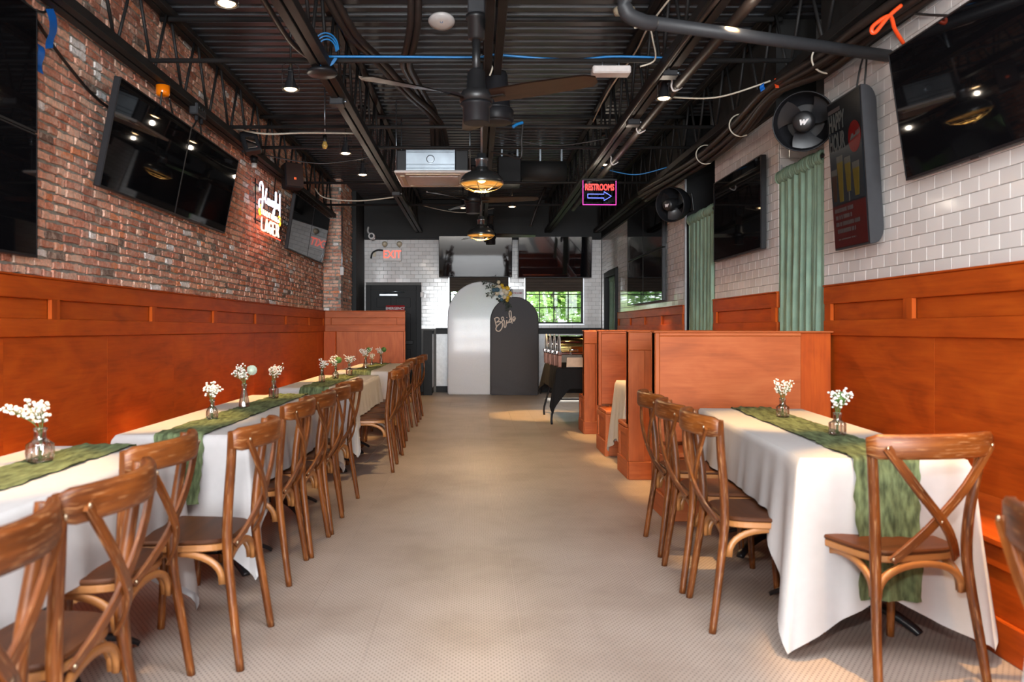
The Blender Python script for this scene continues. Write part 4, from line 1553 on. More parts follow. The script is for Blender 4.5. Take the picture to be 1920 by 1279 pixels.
flat('slate_print', 'posterblue', rect(-.218, .218, -.19, .16), .0165, hx0)
flat('red_print', 'posterred', rect(-.222, .222, -.472, -.20), .0165, hx0)
lettering('HAPPY', .155, M['greyprint'], hx0, (-.098, -.0185, .335), (PI / 2, 0, 0), xs=.46, extrude=.0005, offset=.004)
lettering('HOUR', .155, M['greyprint'], hx0, (-.105, -.0185, .205), (PI / 2, 0, 0), xs=.48, extrude=.0005, offset=.004)
flat('badge', 'badge', [(.128 + .080 * math.cos(2 * PI * k / 28), .195 + .098 * math.sin(2 * PI * k / 28)) for k in range(28)], .0172, hx0)
rb = random.Random(12)
x = .074
while x < .19:                                                     # illegible pale script on the badge
    z = .178 + (x - .074) * .18
    h_ = rb.choice([.012, .016, .030, .014, .034])
    flat('badge_script', 'greyprint', [(x, z), (x + .006, z), (x + .011, z + h_), (x + .005, z + h_)], .0186, hx0)
    flat('badge_script', 'greyprint', [(x + .004, z), (x + .012, z + .004), (x + .012, z + .009), (x + .004, z + .005)], .0186, hx0)
    x += .0105
flat('caption_stripe', 'dimprint', rect(-.205, -.04, .405, .430), .0186, hx0)
for k, (x, z0, zt, wd, mat) in enumerate(((-.172, -.17, .0, .036, 'beerdark'), (-.085, -.18, .075, .040, 'beer'), (.02, -.13, .05, .038, 'beer'), (.125, -.17, .0, .042, 'beer'))):
    fl = flat('beer_print', mat, [(x - wd * .6, z0), (x + wd * .6, z0), (x + wd, zt), (x - wd, zt)], .018, hx0)
    flat('foam_print', 'foam', [(x - wd, zt), (x + wd, zt), (x + wd * 1.05, zt + .04), (x - wd * 1.05, zt + .04)], .018, hx0)
flat('glass_stem', 'foam', rect(.015, .025, -.19, -.13), .018, hx0)
for k, (z, a, b, n) in enumerate(((-.245, -.19, .06, 4), (-.29, -.18, .04, 3), (-.335, -.18, .14, 4), (-.38, -.165, .08, 3), (-.425, -.16, .08, 6))):
    x = a
    while x < b:
        wl = rb.uniform(.008, .022)
        flat('print_line', 'dimprint', rect(x, min(x + wl, b), z, z + (.026 if k < 4 else .008)), .0186, hx0)
        x += wl + rb.choice([.003, .003, .004, .014])

# ------------------------------------------------------------------ neon beer sign on the bricks
ns = thing('neon_sign', 'white yellow and red neon beer sign on the brick wall', 'sign', (-2.44, 9.33, 2.67), 0, None, rot=(0, 0, RL))


def stroke(nm, pts, mat, r=.009, par=ns, z=-.02, sm=True):
    p3 = [(p[0], z, p[1]) for p in pts]
    return part(MB().tube(smooth_path(p3, 4) if sm else p3, r, 7), nm, M[mat], par)


fr = MB()
for z in (-.2, -.02, .2):
    fr.tube([(-.52, .02, z), (.46, .02, z)], .007, 6)
for x in (-.46, .1, .42):
    fr.tube([(x, .02, -.24), (x, .02, .26)], .007, 6)
part(fr, 'frame', M['black'], ns)
part(MB().box(-.46, -.36, -.0, .05, .12, .17, .005), 'transformer', M['cream'], ns)
# script word: joined handwriting
Yx = -.42
stroke('script_tube', [(-.43, .13), (-.42, .20), (-.36, .24), (-.30, .20), (-.30, .10), (-.33, -.03), (-.40, -.08), (-.46, -.03), (-.43, .03), (-.30, .05), (-.19, .10), (-.14, .20)], 'neon_w', .010)
stroke('script_tube', [(-.14, .20), (-.19, .08), (-.15, .03), (-.09, .06), (-.08, .10), (-.09, .04), (-.04, .03), (.00, .08), (-.01, .10), (-.04, .07), (.0, .03), (.05, .06), (.06, .10), (.06, .03), (.08, .09), (.12, .09), (.13, .03), (.18, .07), (.21, .09), (.17, .10), (.16, .04), (.21, .05), (.22, .09), (.21, -.03), (.17, -.06), (.15, -.03), (.24, .04)], 'neon_w', .009)
stroke('script_tube', [(.24, .04), (.30, .12), (.30, .22), (.27, .21), (.27, .05), (.31, .04), (.33, .10), (.33, .04), (.37, .09), (.40, .09), (.41, .04)], 'neon_w', .009)
stroke('script_tube', [(.41, .04), (.46, .10), (.42, .10), (.42, .04), (.47, .06), (.48, .24), (.48, .05), (.46, -.10), (.40, -.09)], 'neon_w', .009)
# block letters by strokes
STR = {'L': [[(0, 1), (0, 0), (.8, 0)]], 'A': [[(0, 0), (.42, 1), (.84, 0)], [(.16, .36), (.68, .36)]], 'G': [[(.85, .85), (.5, 1), (.1, .8), (0, .45), (.15, .1), (.5, 0), (.85, .15), (.85, .45), (.5, .45)]],
       'E': [[(.8, 1), (0, 1), (0, 0), (.8, 0)], [(0, .52), (.6, .52)]], 'R': [[(0, 0), (0, 1), (.55, 1), (.8, .78), (.55, .5), (0, .5)], [(.45, .5), (.85, 0)]], 'T': [[(0, 1), (.8, 1)], [(.4, 1), (.4, 0)]],
       'D': [[(0, 0), (0, 1), (.5, 1), (.82, .7), (.82, .3), (.5, 0), (0, 0)]], 'I': [[(.2, 0), (.2, 1)]], 'O': [[(.42, 0), (.08, .2), (0, .5), (.08, .8), (.42, 1), (.76, .8), (.84, .5), (.76, .2), (.42, 0)]], 'N': [[(0, 0), (0, 1), (.8, 0), (.8, 1)]]}


def block(txt, x0, x1, z0, h, mat, r):
    tot = sum(.55 if c == 'I' else 1.12 for c in txt)
    k = (x1 - x0) / tot
    x = x0
    for c in txt:
        b = MB()
        for st in STR[c]:
            b.tube([(x + p[0] * k * (.9), -.022, z0 + p[1] * h) for p in st], r, 6)
        part(b, 'letter_tube', M[mat], ns)
        x += k * (.55 if c == 'I' else 1.12)


block('TRADITIONAL', -.38, .42, -.125, .062, 'neon_o', .0065)
block('LAGER', -.36, .46, -.30, .145, 'neon_o', .012)
stroke('red_tube', [(-.41, -.145), (.5, -.145)], 'neon_r', .006, sm=False)
stroke('red_tube', [(-.41, -.325), (.5, -.325)], 'neon_r', .007, sm=False)
stroke('yellow_tube', [(-.40, -.03), (-.44, -.05), (-.42, -.08), (-.45, -.10), (-.41, -.14)], 'neon_y', .012)
stroke('yellow_tube', [(.44, -.04), (.48, -.06), (.46, -.09), (.49, -.12), (.46, -.15)], 'neon_y', .012)
stroke('red_lead', [(-.38, -.30), (-.50, -.30), (-.55, -.27)], 'neon_r', .006)
stroke('red_lead', [(-.38, -.17), (-.48, -.16), (-.55, -.19)], 'neon_r', .006)
light('neon_glow', 'POINT', (-2.30, 9.4, 2.48), 3, (1, .18, .08), radius=.15)

# ------------------------------------------------------------------ restrooms sign with arrow
rp = P(1124, 361, 9.0)
rs = thing('hanging_sign', 'glowing restrooms sign with blue arrow hanging from the ceiling', 'sign', rp, 0.05)
part(MB().box(-.185, .185, -.003, .003, -.135, .125, .001), 'acrylic_panel', M['acrylic'], rs)
for nm, q in (('edge_light', (-.192, -.185, -.142, .135)), ('edge_light', (.185, .192, -.142, .135)), ('edge_light', (-.185, .185, -.142, -.135))):
    part(MB().box(q[0], q[1], -.008, .008, q[2], q[3], .002), nm, M['led_m'], rs)
part(MB().box(-.2, .2, -.014, .014, .135, .155, .003), 'top_bar', M['bezel'], rs)
lettering('RESTROOMS', .098, M['led_r'], rs, (0, -.008, .055), (PI / 2, 0, 0), xs=.60, outline=True, bevel=.0026)
aw = [(-.135, .0), (.05, .0), (.05, .028), (.135, -.022), (.05, -.072), (.05, -.044), (-.135, -.044), (-.135, 0)]
part(MB().tube([(p[0], -.008, p[1] - .02) for p in aw], .0042, 6), 'arrow', M['led_b'], rs)
for sx in (-.15, .15):
    part(MB().tube([(sx, 0, .155), (sx, 0, 3.2 - rp.z)], .003, 5), 'hanger', M['blackcab'], rs)

# ------------------------------------------------------------------ exit sign, door sign, paper sign, emergency heads, camera
ep = P(736, 477, YB - .06)
ex = thing('exit_sign', 'lit red exit sign on white tiles above the black door', 'sign', ep)
part(MB().box(-.185, .175, -.035, .045, -.135, .125, .006), 'housing', M['white'], ex)
lettering('EXIT', .215, M['exit_r'], ex, (-.005, -.038, -.01), (PI / 2, 0, 0), xs=.82, extrude=.001, offset=.003)
part(MB().tube(smooth_path([(-.185, .02, .08), (-.30, .02, .085), (-.40, .02, .03), (-.43, .02, -.08)], 5), .016, 8), 'flex_conduit', M['bezel'], ex)
for sx in (-.155, .135):
    hd = part(MB().lathe([(.02, .06), (.052, .03), (.056, 0), (.05, -.006)], 18, Matrix.Translation((sx, .0, .205)) @ Matrix.Rotation(PI / 2, 4, 'X') @ Matrix.Rotation(PI, 4, 'Y') @ Matrix.Rotation(PI, 4, 'Y')), 'lamp_head', M['cream'], ex)
    part(MB().tube([(sx, .03, .16), (sx, .03, .12)], .012, 8), 'head_arm', M['cream'], ex)
dp = P(741, 587, YB - .05)
es = thing('door_sign', 'red emergency exit plate on the black door', 'sign', (dp.x, YB - .026, 1.62))
part(MB().box(-.185, .185, -.003, .003, -.13, .10, .001), 'plate', M['signred'], es)
lettering('EMERGENCY', .072, M['signwhite'], es, (0, -.005, .035), (PI / 2, 0, 0), xs=.92, extrude=.0005, offset=.002)
lettering('EXIT', .072, M['signwhite'], es, (0, -.005, -.055), (PI / 2, 0, 0), xs=.92, extrude=.0005, offset=.002)
ps = thing('paper_sign', 'white restrooms paper sign on the tiles between the windows', 'sign', (.79, YB - .003, 1.92))
part(MB().box(-.15, .15, -.002, .002, -.16, .12), 'sheet', M['paper'], ps)
lettering('RESTROOMS', .052, M['redink'], ps, (.0, -.0035, .04), (PI / 2, 0, 0), xs=.86, extrude=.0005, offset=.001)
flat('arrow', 'redink', [(.03, -.06), (.07, -.03), (.07, -.045), (.11, -.045), (.11, -.075), (.07, -.075), (.07, -.09)], .0028, ps)
cp = P(697, 443, YB - .30)
sc = thing('security_camera', 'white security camera on the black beam above the exit sign', 'camera', cp)
part(MB().lathe([(.055, -.10), (.068, -.09), (.068, .04), (.055, .06)], 20, Matrix.Rotation(PI / 2, 4, 'X')), 'body', M['white'], sc)
part(MB().lathe([(.040, .0), (.03, .012)], 16, Matrix.Translation((0, -.055, 0)) @ Matrix.Rotation(PI / 2, 4, 'X')), 'lens', M['bezel'], sc)
part(MB().tube(smooth_path([(-.02, .05, .03), (-.09, .12, .10), (-.09, .18, .20)], 4), .022, 8), 'mount_arm', M['white'], sc)
pc = MB().box(-.03, .03, -.006, .006, -.045, .045, .003)
o = part(pc, 'wall_switch', M['cream'], None, (-2.02, YB - .004, 2.73))
tag(o, 'small cream wall plate on white tiles left of the exit sign', 'switch')
o = part(MB().box(-.035, .035, -.02, .02, -.05, .05, .004), 'alarm_strobe', M['white'], None, (1.27 - 2.51 + .17, YB - .02, 1.93))
tag(o, 'small box on white tiles right of the black door', 'alarm')

# ------------------------------------------------------------------ curtains
def curtain(label, x, y0, y1, z0, z1, seed, n=7, amp=.022):
    rr = random.Random(seed)
    t = thing('curtain', label, 'curtain', (x, (y0 + y1) / 2, 0), 0, 'green gauze curtains')
    L = y1 - y0
    ph = [rr.uniform(0, 6) for _ in range(4)]

    def fn(u, v):
        s = u * L
        z = z0 + (z1 - z0) * v
        k = .55 + .45 * (1 - v)
        f = .7 * math.sin(2 * PI * n * u + ph[0] + 1.6 * math.sin(5 * u + ph[1])) + .6 * math.sin(2 * PI * n * 2.3 * u + ph[2] + 1.2 * v + 2 * math.sin(4 * u)) + .5 * mnoise.noise(Vector((u * n * 5, v * 4, seed)))
        return (amp * k * f - .01, s - L / 2 + .006 * math.sin(9 * v + ph[3]), z + .0)
    part(MB().grid(fn, n * 18, 14), 'drape', M['gauze2'], t)

    def hd(u, v):
        an = 2 * PI * v
        rad = .026 + .010 * math.sin(2 * PI * u * n * 4.3 + ph[1]) + .006 * math.sin(2 * PI * u * n * 9)
        return (-.008 + rad * math.cos(an), u * L - L / 2, z1 + .015 + rad * 1.5 * math.sin(an))
    part(MB().grid(hd, n * 24, 10), 'gathered_heading', M['gauze2'], t)
    part(MB().tube([(-.008, -L / 2 - .03, z1 + .015), (-.008, L / 2 + .03, z1 + .015)], .011, 10), 'curtain_rod', M['black'], t)
    return t


curtain('pale green gauze curtain beside the happy hour light box', 2.50, YA + .02, YB0 + .0, .3, 2.48, 3, 6)
curtain('olive lit gauze curtain with a black opening beside it', 2.50, YB1 + .03, YC0 - .22, .3, 2.50, 5, 6)
curtain('dark striped curtain in the last doorway near the back wall', 2.54, 14.10, 15.0, .2, 2.16, 8, 6, .035)
df = struct('trim_11', 'black frame around the last curtained doorway')
part(MB().box(2.44, 2.53, 14.0, 14.07, 0, 2.32, .004), 'jamb', M['trimblk'], df)
part(MB().box(2.44, 2.53, 15.16, 15.235, 0, 2.32, .004), 'jamb', M['trimblk'], df)
part(MB().box(2.44, 2.53, 14.07, 15.16, 2.22, 2.32, .004), 'head', M['trimblk'], df)

# ------------------------------------------------------------------ wall fans
M['fanblade'] = plain('grey_fan_blade', (0.016, 0.016, 0.018), 0.35)


def wall_fan(label, loc, rot, r):
    t = thing('wall_fan', label, 'fan', loc, 0, 'black wall fans', rot=rot)
    RX = Matrix.Rotation(PI / 2, 4, 'X')          # lathe axis z -> -Y (front)
    prof = [(r * .62, -.20), (r * .80, -.18), (r * .93, -.12), (r * 1.0, -.03), (r * 1.0, .0), (r * .975, .012), (r * .95, 0), (r * .93, -.05), (r * .84, -.13), (r * .6, -.17)]
    part(MB().lathe(prof, 40, RX, cap=False), 'shroud', M['bezel'], t)
    part(MB().lathe([(r * .62, -.20), (r * .62, -.185)], 32, RX), 'back_plate', M['bezel'], t)
    part(MB().lathe([(.01, .062), (r * .26, .058), (r * .33, .045), (r * .36, -.02), (r * .3, -.16)], 28, RX, cap=True), 'hub', M['black'], t)
    for k in range(3):
        a0 = 2 * PI * k / 3 + .3

        def fn(u, v, a0=a0):
            rad = r * (.28 + .60 * u)
            an = a0 + (v - .5) * (1.25 - .1 * u) + .35 * u
            return (rad * math.cos(an), .06 + .035 * (v - .5) * 2 + .012, rad * math.sin(an))
        part(MB().grid(fn, 6, 10), 'blade', M['fanblade'], t)
    lettering('w', r * .34, M['signwhite'], t, (0, -.064, 0), (PI / 2, 0, 0), extrude=.001, offset=.003, shear=.3)
    part(MB().box(-.03, .03, .18, .34, -.03, .03, .006).box(-.07, .07, .33, .35, -.10, .10, .004), 'wall_bracket', M['black'], t)
    return t


fp = P(1512, 228, 5.48)
wall_fan('large black drum fan with white emblem above the pale green curtain', (fp.x - .02, fp.y, fp.z), (math.radians(12), 0, math.radians(-28)), .205)
fp = P(1256, 384, 9.05)
wall_fan('smaller looking black drum fan beside the stacked screens', (fp.x, fp.y, fp.z), (math.radians(10), 0, math.radians(-52)), .20)

# ------------------------------------------------------------------ ceiling fans and pendants
def ceiling_fan(label, x, y, z, rr_, a0):
    t = thing('ceiling_fan', label, 'fan', (x, y, z), 0, 'black three blade ceiling fans')
    top = 3.34 - z
    part(MB().box(-.055, .055, -.05, .05, top - .10, top - .0, .008), 'ceiling_box', M['boxgrey'], t)
    part(MB().lathe([(.028, top - .26), (.052, top - .25), (.056, top - .13), (.066, top - .125), (.066, top - .101)], 24), 'canopy', M['black'], t)
    part(MB().tube([(0, 0, .14), (0, 0, top - .24)], .026, 12), 'downrod', M['black'], t)
    part(MB().lathe([(.03, .19), (.055, .17), (.062, .06), (.09, .045), (.105, .02), (.105, -.02), (.08, -.03)], 28), 'motor_housing', M['black'], t)
    part(MB().lathe([(.10, -.03), (.10, -.045), (.085, -.055), (.085, -.15), (.080, -.155)], 28), 'lower_cup', M['copper'] if False else M['bezel'], t)
    for k in range(3):
        a = a0 + 2 * PI * k / 3

        def fn(u, v):
            l = .11 + (rr_ - .11) * u
            wd = (.042 + .036 * min(1, u * 2.5)) * (1 if u < .93 else (1 - ((u - .93) / .07) ** 2 * .7))
            return (l, (v - .5) * 2 * wd, -.016 * (v - .5) * 2 * (1.6 - u) - .018 * u * 0 + .01)
        b = MB()
        T = Matrix.Rotation(a, 4, 'Z')
        b.grid(fn, 14, 4, M=T)
        b.grid(lambda u, v: (fn(u, v)[0], fn(u, v)[1], fn(u, v)[2] - .008), 14, 4, M=T)
        bl = part(b, 'blade', M['blade'], t)
        part(MB().box(.085, .20, -.022, .022, -.006, .000, .002, M=T), 'blade_iron', M['black'], bl)
    return t


ceiling_fan('nearest black ceiling fan with wide brown blades', 0.0, 5.05, 2.71, .80, math.radians(-28))
ceiling_fan('second ceiling fan, partly behind the nearer caged pendant', -.04, 9.75, 2.82, .80, math.radians(-10))
ceiling_fan('farthest ceiling fan, hub hidden behind the farther caged pendant', .25, 13.9, 2.88, .80, math.radians(8))


def pendant(label, x, y, zrim, r):
    t = thing('pendant_lamp', label, 'lamp', (x, y, zrim), 0, 'caged dome pendants')
    part(MB().lathe([(r, 0), (r * 1.02, .006), (r * .97, .045), (r * .80, .085), (r * .52, .112), (r * .34, .122), (r * .30, .15), (.05, .155)], 36, cap=False), 'shade', M['shade'], t)
    part(MB().lathe([(r * .985, .003), (r * .93, .042), (r * .77, .080), (r * .50, .106), (.02, .112)], 36, cap=False), 'shade_lining', M['shade_in'], t)
    part(MB().lathe([(.054, .15), (.054, .21), (.060, .215), (.060, .235), (.044, .24), (.044, .275), (.012, .285)], 24), 'socket', M['steel'], t)
    part(MB().tube([(0, 0, .28), (0, 0, ZD - zrim - .03)], .011, 10), 'rod', M['steel'], t)
    part(MB().lathe([(.045, ZD - zrim - .05), (.055, ZD - zrim - .004)], 20), 'ceiling_cap', M['black'], t)
    cg = MB()
    cg.tube([(r * 1.0 * math.cos(2 * PI * k / 32), r * 1.0 * math.sin(2 * PI * k / 32), -.004) for k in range(32)], .006, 6, closed=True)
    cg.tube([(r * .38 * math.cos(2 * PI * k / 24), r * .38 * math.sin(2 * PI * k / 24), -.070) for k in range(24)], .004, 6, closed=True)
    cg.tube([(r * .78 * math.cos(2 * PI * k / 32), r * .78 * math.sin(2 * PI * k / 32), -.042) for k in range(32)], .0035, 6, closed=True)
    for k in range(6):
        a = k * PI / 3 + .3
        cg.tube(smooth_path([(r * 1.0 * math.cos(a), r * math.sin(a), -.003), (r * .82 * math.cos(a), r * .82 * math.sin(a), -.037), (r * .38 * math.cos(a), r * .38 * math.sin(a), -.070), (0, 0, -.074)], 4), .004, 6)
    part(cg, 'wire_cage', M['cage'], t)
    part(MB().ball((0, 0, .045), .042, sub=2), 'bulb', M['bulb_p'], t)
    light('pendant_light', 'SPOT', (x, y, zrim + .0), 200, (1, .68, .34), radius=.05, spot=math.radians(150), blend=.4)
    return t


pendant('nearer caged dome pendant lamp hanging by the air conditioner', .05, 7.37, 2.595, .20)
pendant('farther caged dome pendant lamp in front of the back wall screens', .07, 11.7, 2.63, .20)

sp = thing('hanging_speaker', 'black cylindrical pendant speaker behind the nearest ceiling fan', 'speaker', (.15, 6.0, 2.80))
part(MB().lathe([(.02, .40), (.075, .385), (.085, .36), (.105, .12), (.125, .10)], 28), 'upper_body', M['bezel'], sp)
part(MB().lathe([(.125, .10), (.132, .09), (.132, .02), (.122, .005)], 32), 'lower_ring', M['bezel'], sp)
part(MB().lathe([(.120, .005), (.112, .000), (.01, .002)], 28), 'grille', M['boxgrey'], sp)
part(MB().tube([(0, 0, .39), (0, 0, ZD - 2.8)], .008, 8), 'hanger', M['black'], sp)

# ------------------------------------------------------------------ spot lamps
SPOTS = [(425, 8, 3.02, -1.65, 'caged spot lamp at the top edge of the photo'), (545, 168, 3.02, -1.67, 'caged spot lamp below the blue cable coil'), (648, 288, 3.02, -1.62, 'spot lamp between the black joists, third from the camera'), (680, 328, 3.02, -1.60, 'spot lamp before the air conditioner, fourth from the camera'),
         (1245, 185, 3.02, 1.75, 'spot lamp between the pipes on the restroom sign side'), (960, 388, 3.02, .60, 'spot lamp glowing before the dark back beam beside the fan hub'), (868, 390, 3.40, -.22, 'spot lamp glowing just under the air conditioner'), (1135, 309, 3.40, 1.75, 'spot lamp right above the restrooms sign')]
for i, (px, py, z, x, l) in enumerate(SPOTS):
    Y = (z - CAMZ) * FPX / (VY - py)
    x = (px - VX) * Y / FPX
    t = thing('spot_lamp', l, 'lamp', (x, Y, z), 0, 'small ceiling spot lamps')
    part(MB().lathe([(.018, .16), (.022, .10), (.034, .06), (.050, .012), (.052, .0)], 20, cap=False), 'reflector', M['bezel'], t)
    part(MB().lathe([(.046, .006), (.034, -.004), (.005, -.006)], 18), 'bulb', M['bulb_w'], t)
    part(MB().tube([(0, 0, .15), (0, 0, ZD - z - .02)], .008, 8), 'stem', M['black'], t)
    part(MB().lathe([(.05, ZD - z - .035), (.055, ZD - z - .003)], 18), 'canopy', M['black'], t)
    cg = MB()
    for zz in (.0, .12):
        cg.tube([(.062 * math.cos(2 * PI * k / 20), .062 * math.sin(2 * PI * k / 20), zz) for k in range(20)], .003, 5, closed=True)
    for k in range(4):
        a = k * PI / 2 + .4
        cg.tube([(.062 * math.cos(a), .062 * math.sin(a), .0), (.062 * math.cos(a), .062 * math.sin(a), .17), (.02 * math.cos(a), .02 * math.sin(a), .2)], .003, 5)
    part(cg, 'wire_cage', M['black'], t)
    light('spot_light', 'SPOT', (x, Y, z - .03), 430 if Y < 12 else 90, (1, .56, .19), (0, math.radians(12 if x < 0 else -8), 0), radius=.03, spot=math.radians(33), blend=.55)
    light('added_wall_fill', 'POINT', (x, Y, z - .07), 1.6, (1, .86, .70), radius=.025)  # neutral point lamp added beside the bulb to brighten the walls
# lamps of the same row set as light alone, without fixtures
for x, y in ((-1.34, 2.7), (-1.34, 1.2), (1.40, 4.35), (1.40, 2.8), (1.40, 7.6), (1.40, 9.3), (-1.36, 10.7)):
    light('spot_light', 'SPOT', (x, y, 3.0), 430, (1, .56, .19), (0, math.radians(12 if x < 0 else -8), 0), radius=.03, spot=math.radians(33), blend=.55)
    light('added_wall_fill', 'POINT', (x, y, 2.93), 2.5, (1, .86, .70), radius=.025)  # the same added wall fill

# ------------------------------------------------------------------ ceiling equipment
ac = thing('air_conditioner', 'ceiling cassette air conditioner with bare metal casing', 'air conditioner', (-.47, 9.05, 2.94))
part(MB().box(-.42, .42, -.45, .45, 0, .03, .012), 'panel', M['white'], ac)
part(MB().box(-.27, .27, -.27, .27, -.012, .0, .004), 'intake_grille', M['white'], ac)
for k, q in enumerate(((-.30, .30, -.38, -.32), (-.30, .30, .32, .38), (-.37, -.32, -.28, .28), (.32, .37, -.28, .28))):
    part(MB().box(q[0], q[1], q[2], q[3], -.010, .0, .003), 'louvre', M['cream'], ac)
part(MB().box(-.30, .24, -.36, .36, .031, .29, .004), 'casing', M['steel'], ac)
part(MB().box(-.40, -.301, -.33, .34, .031, .27, .006), 'side_insulation', M['bezel'], ac)
part(MB().box(.241, .38, -.33, .34, .031, .27, .006), 'side_insulation', M['bezel'], ac)
for z in (.06, .10, .235, .262):
    part(MB().box(-.30, .24, -.368, -.36, z, z + .012, .003), 'casing_rib', M['steel'], ac)
part(MB().lathe([(.045, 0), (.045, .006), (.036, .006)], 20, Matrix.Translation((-.03, -.361, .165)) @ Matrix.Rotation(PI / 2, 4, 'X')), 'knockout', M['steel'], ac)
for sx, sy in ((-.41, -.3), (.40, -.3), (-.41, .3), (.40, .3)):
    part(MB().tube([(sx, sy, .03), (sx, sy, .82)], .006, 6), 'threaded_rod', M['steel'], ac)

ap = P(828, 41, 6.25)
t = thing('wifi_access_point', 'round white access point under the ceiling left of the fan rod', 'access point', (ap.x, ap.y, ap.z), 0, None, rot=(math.radians(-14), 0, 0))
part(MB().lathe([(.005, -.024), (.06, -.022), (.098, -.010), (.106, .006), (.10, .02), (.02, .024)], 32), 'dome', M['white'], t)
lettering('U', .035, M['bluecab'], t, (.0, -.03, -.0242), (PI, 0, 0), extrude=.0006)
part(MB().tube([(0, 0, .02), (0, .02, .09)], .012, 8), 'mount', M['black'], t)

wp = P(1145, 129, 5.80)
t = thing('white_unit', 'slim white box fixed under the blue cable', 'electrical box', (wp.x, wp.y, wp.z - .02))
part(MB().box(-.138, .138, -.06, .06, -.028, .028, .008), 'housing', M['white'], t)
part(MB().box(-.13, .13, -.064, -.06, -.022, .022, .003), 'cover', M['white'], t)
part(MB().tube([(-.06, 0, .028), (-.06, 0, .07)], .004, 6).tube([(.06, 0, .028), (.06, 0, .07)], .004, 6), 'hanger_clip', M['steel'], t)
sp_ = P(1170, 24, 6.3)
t = thing('smoke_detector', 'cream smoke detector behind the bend of the grey pipe', 'detector', (sp_.x, sp_.y, 3.78))
part(MB().lathe([(.03, -.055), (.07, -.045), (.085, -.02), (.088, .0)], 24), 'housing', M['cream'], t)
part(MB().lathe([(.02, -.062), (.03, -.055)], 16), 'cap', M['bluetape'], t)


def tubes(name, label, cat, pts, r, mat, group=None, k=6, n=8):
    o = bpy.data.objects.new(name, MB().tube(smooth_path(pts, k), r, n).mesh(name, M[mat]))
    link(o)
    return tag(o, label, cat, group)


e0, e1 = P(1172, 36, 4.2), Vector((2.47, 4.77, 2.886))
t = thing('conduit_pipe', 'thick grey pipe bending from the ceiling to the white tiles', 'pipe', e0)
d = e1 - e0
el = [Vector((-.02, -.02, .80)), Vector((-.012, -.012, .35)), Vector((-.006, 0, .12)), Vector((.012, .008, .035)), d * .06, d * .10]
part(MB().tube(smooth_path(el[:3], 2), .036, 14), 'riser', M['conduit'], t)
part(MB().tube(smooth_path(el[2:], 5), .040, 14), 'elbow', M['conduit'], t)
part(MB().tube([d * .09, d], .036, 14), 'pipe_run', M['conduit'], t)

# blue data cable along the brace
yb = 5.83
tubes('data_cable', 'blue data cable strung along the front ceiling brace', 'cable', [(-1.10, yb, 3.245), (-.6, yb, 3.243), (.0, yb, 3.24), (.10, yb, 3.26), (.5, yb, 3.23), (.75, yb, 3.222), (1.0, yb, 3.245), (1.40, yb, 3.235)], .009, 'bluecab')
for k in range(3):
    rr_ = .07 + .012 * k
    tubes('cable_coil', ['outer loop of the blue cable coil on the black joist', 'middle loop of the blue cable coil on the black joist', 'inner loop of the blue cable coil on the black joist'][2 - k], 'cable',
          [(-1.09 + rr_ * math.cos(a), 5.80 - .02 * k, 3.27 + rr_ * 1.3 * math.sin(a)) for a in [i * PI / 6 for i in range(12)]], .006, 'bluecab', 'blue cable coil')
# ceiling disc on the joist with cable
dk = thing('junction_disc', 'black round junction plate under the joist by the blue coil', 'junction box', (-1.12, 5.78, 3.10))
part(MB().lathe([(.01, -.01), (.10, -.006), (.112, .005), (.11, .02), (.03, .03)], 28), 'plate', M['bezel'], dk)
part(MB().tube([(0, 0, .02), (0, 0, .05)], .03, 10), 'neck', M['bezel'], dk)
for i, (px, py, Y, l) in enumerate(((632, 178, 6.55, 'grey junction box clamped under the black joist near the blue coil'), (1254, 116, 5.85, 'grey junction box on the joist at the end of the blue cable'), (1187, 204, 7.2, 'small junction box farther along the pipe joist'), (743, 358, 11.0, 'junction box at the far end of the left joist'))):
    q = P(px, py, Y)
    t = thing('junction_box', l, 'junction box', (q.x, q.y, 3.11 if i != 1 else 3.12))
    part(MB().box(-.055, .055, -.05, .05, -.02, .036, .006), 'box', M['boxgrey'], t)
    part(MB().box(-.058, .058, -.053, .053, -.024, -.02, .002), 'cover', M['boxgrey'], t)
    part(MB().tube([(.055, 0, .01), (.08, 0, .01)], .012, 8), 'connector', M['steel'], t)

# thick insulated hoses across the ceiling to the air conditioner
H1 = [P(600, -30, 5.2), P(650, 60, 5.6), P(700, 110, 6.2), P(760, 175, 7.2), P(800, 210, 8.0), P(822, 240, 8.6), P(830, 282, 8.9)]
H2 = [P(770, -30, 5.4), P(770, 40, 5.6), P(762, 90, 5.9), P(755, 120, 6.2), P(770, 150, 6.8), P(790, 185, 7.6), P(808, 215, 8.3), P(812, 285, 8.8)]
for k, (pp, o_, l) in enumerate(((H1, 0, 'thick dark hose running diagonally to the air conditioner'), (H1, .055, 'second dark hose beside the diagonal hose to the air conditioner'), (H2, 0, 'dark hose hanging straight down near the white access point'), (H2, .05, 'reddish hose beside the one near the white access point'))):
    tubes('insulated_hose', l, 'hose', [Vector((p.x + o_, p.y + o_ * .3, min(p.z, 3.70))) for p in pp], .026, 'hose', 'insulated hoses to the air conditioner', n=10)
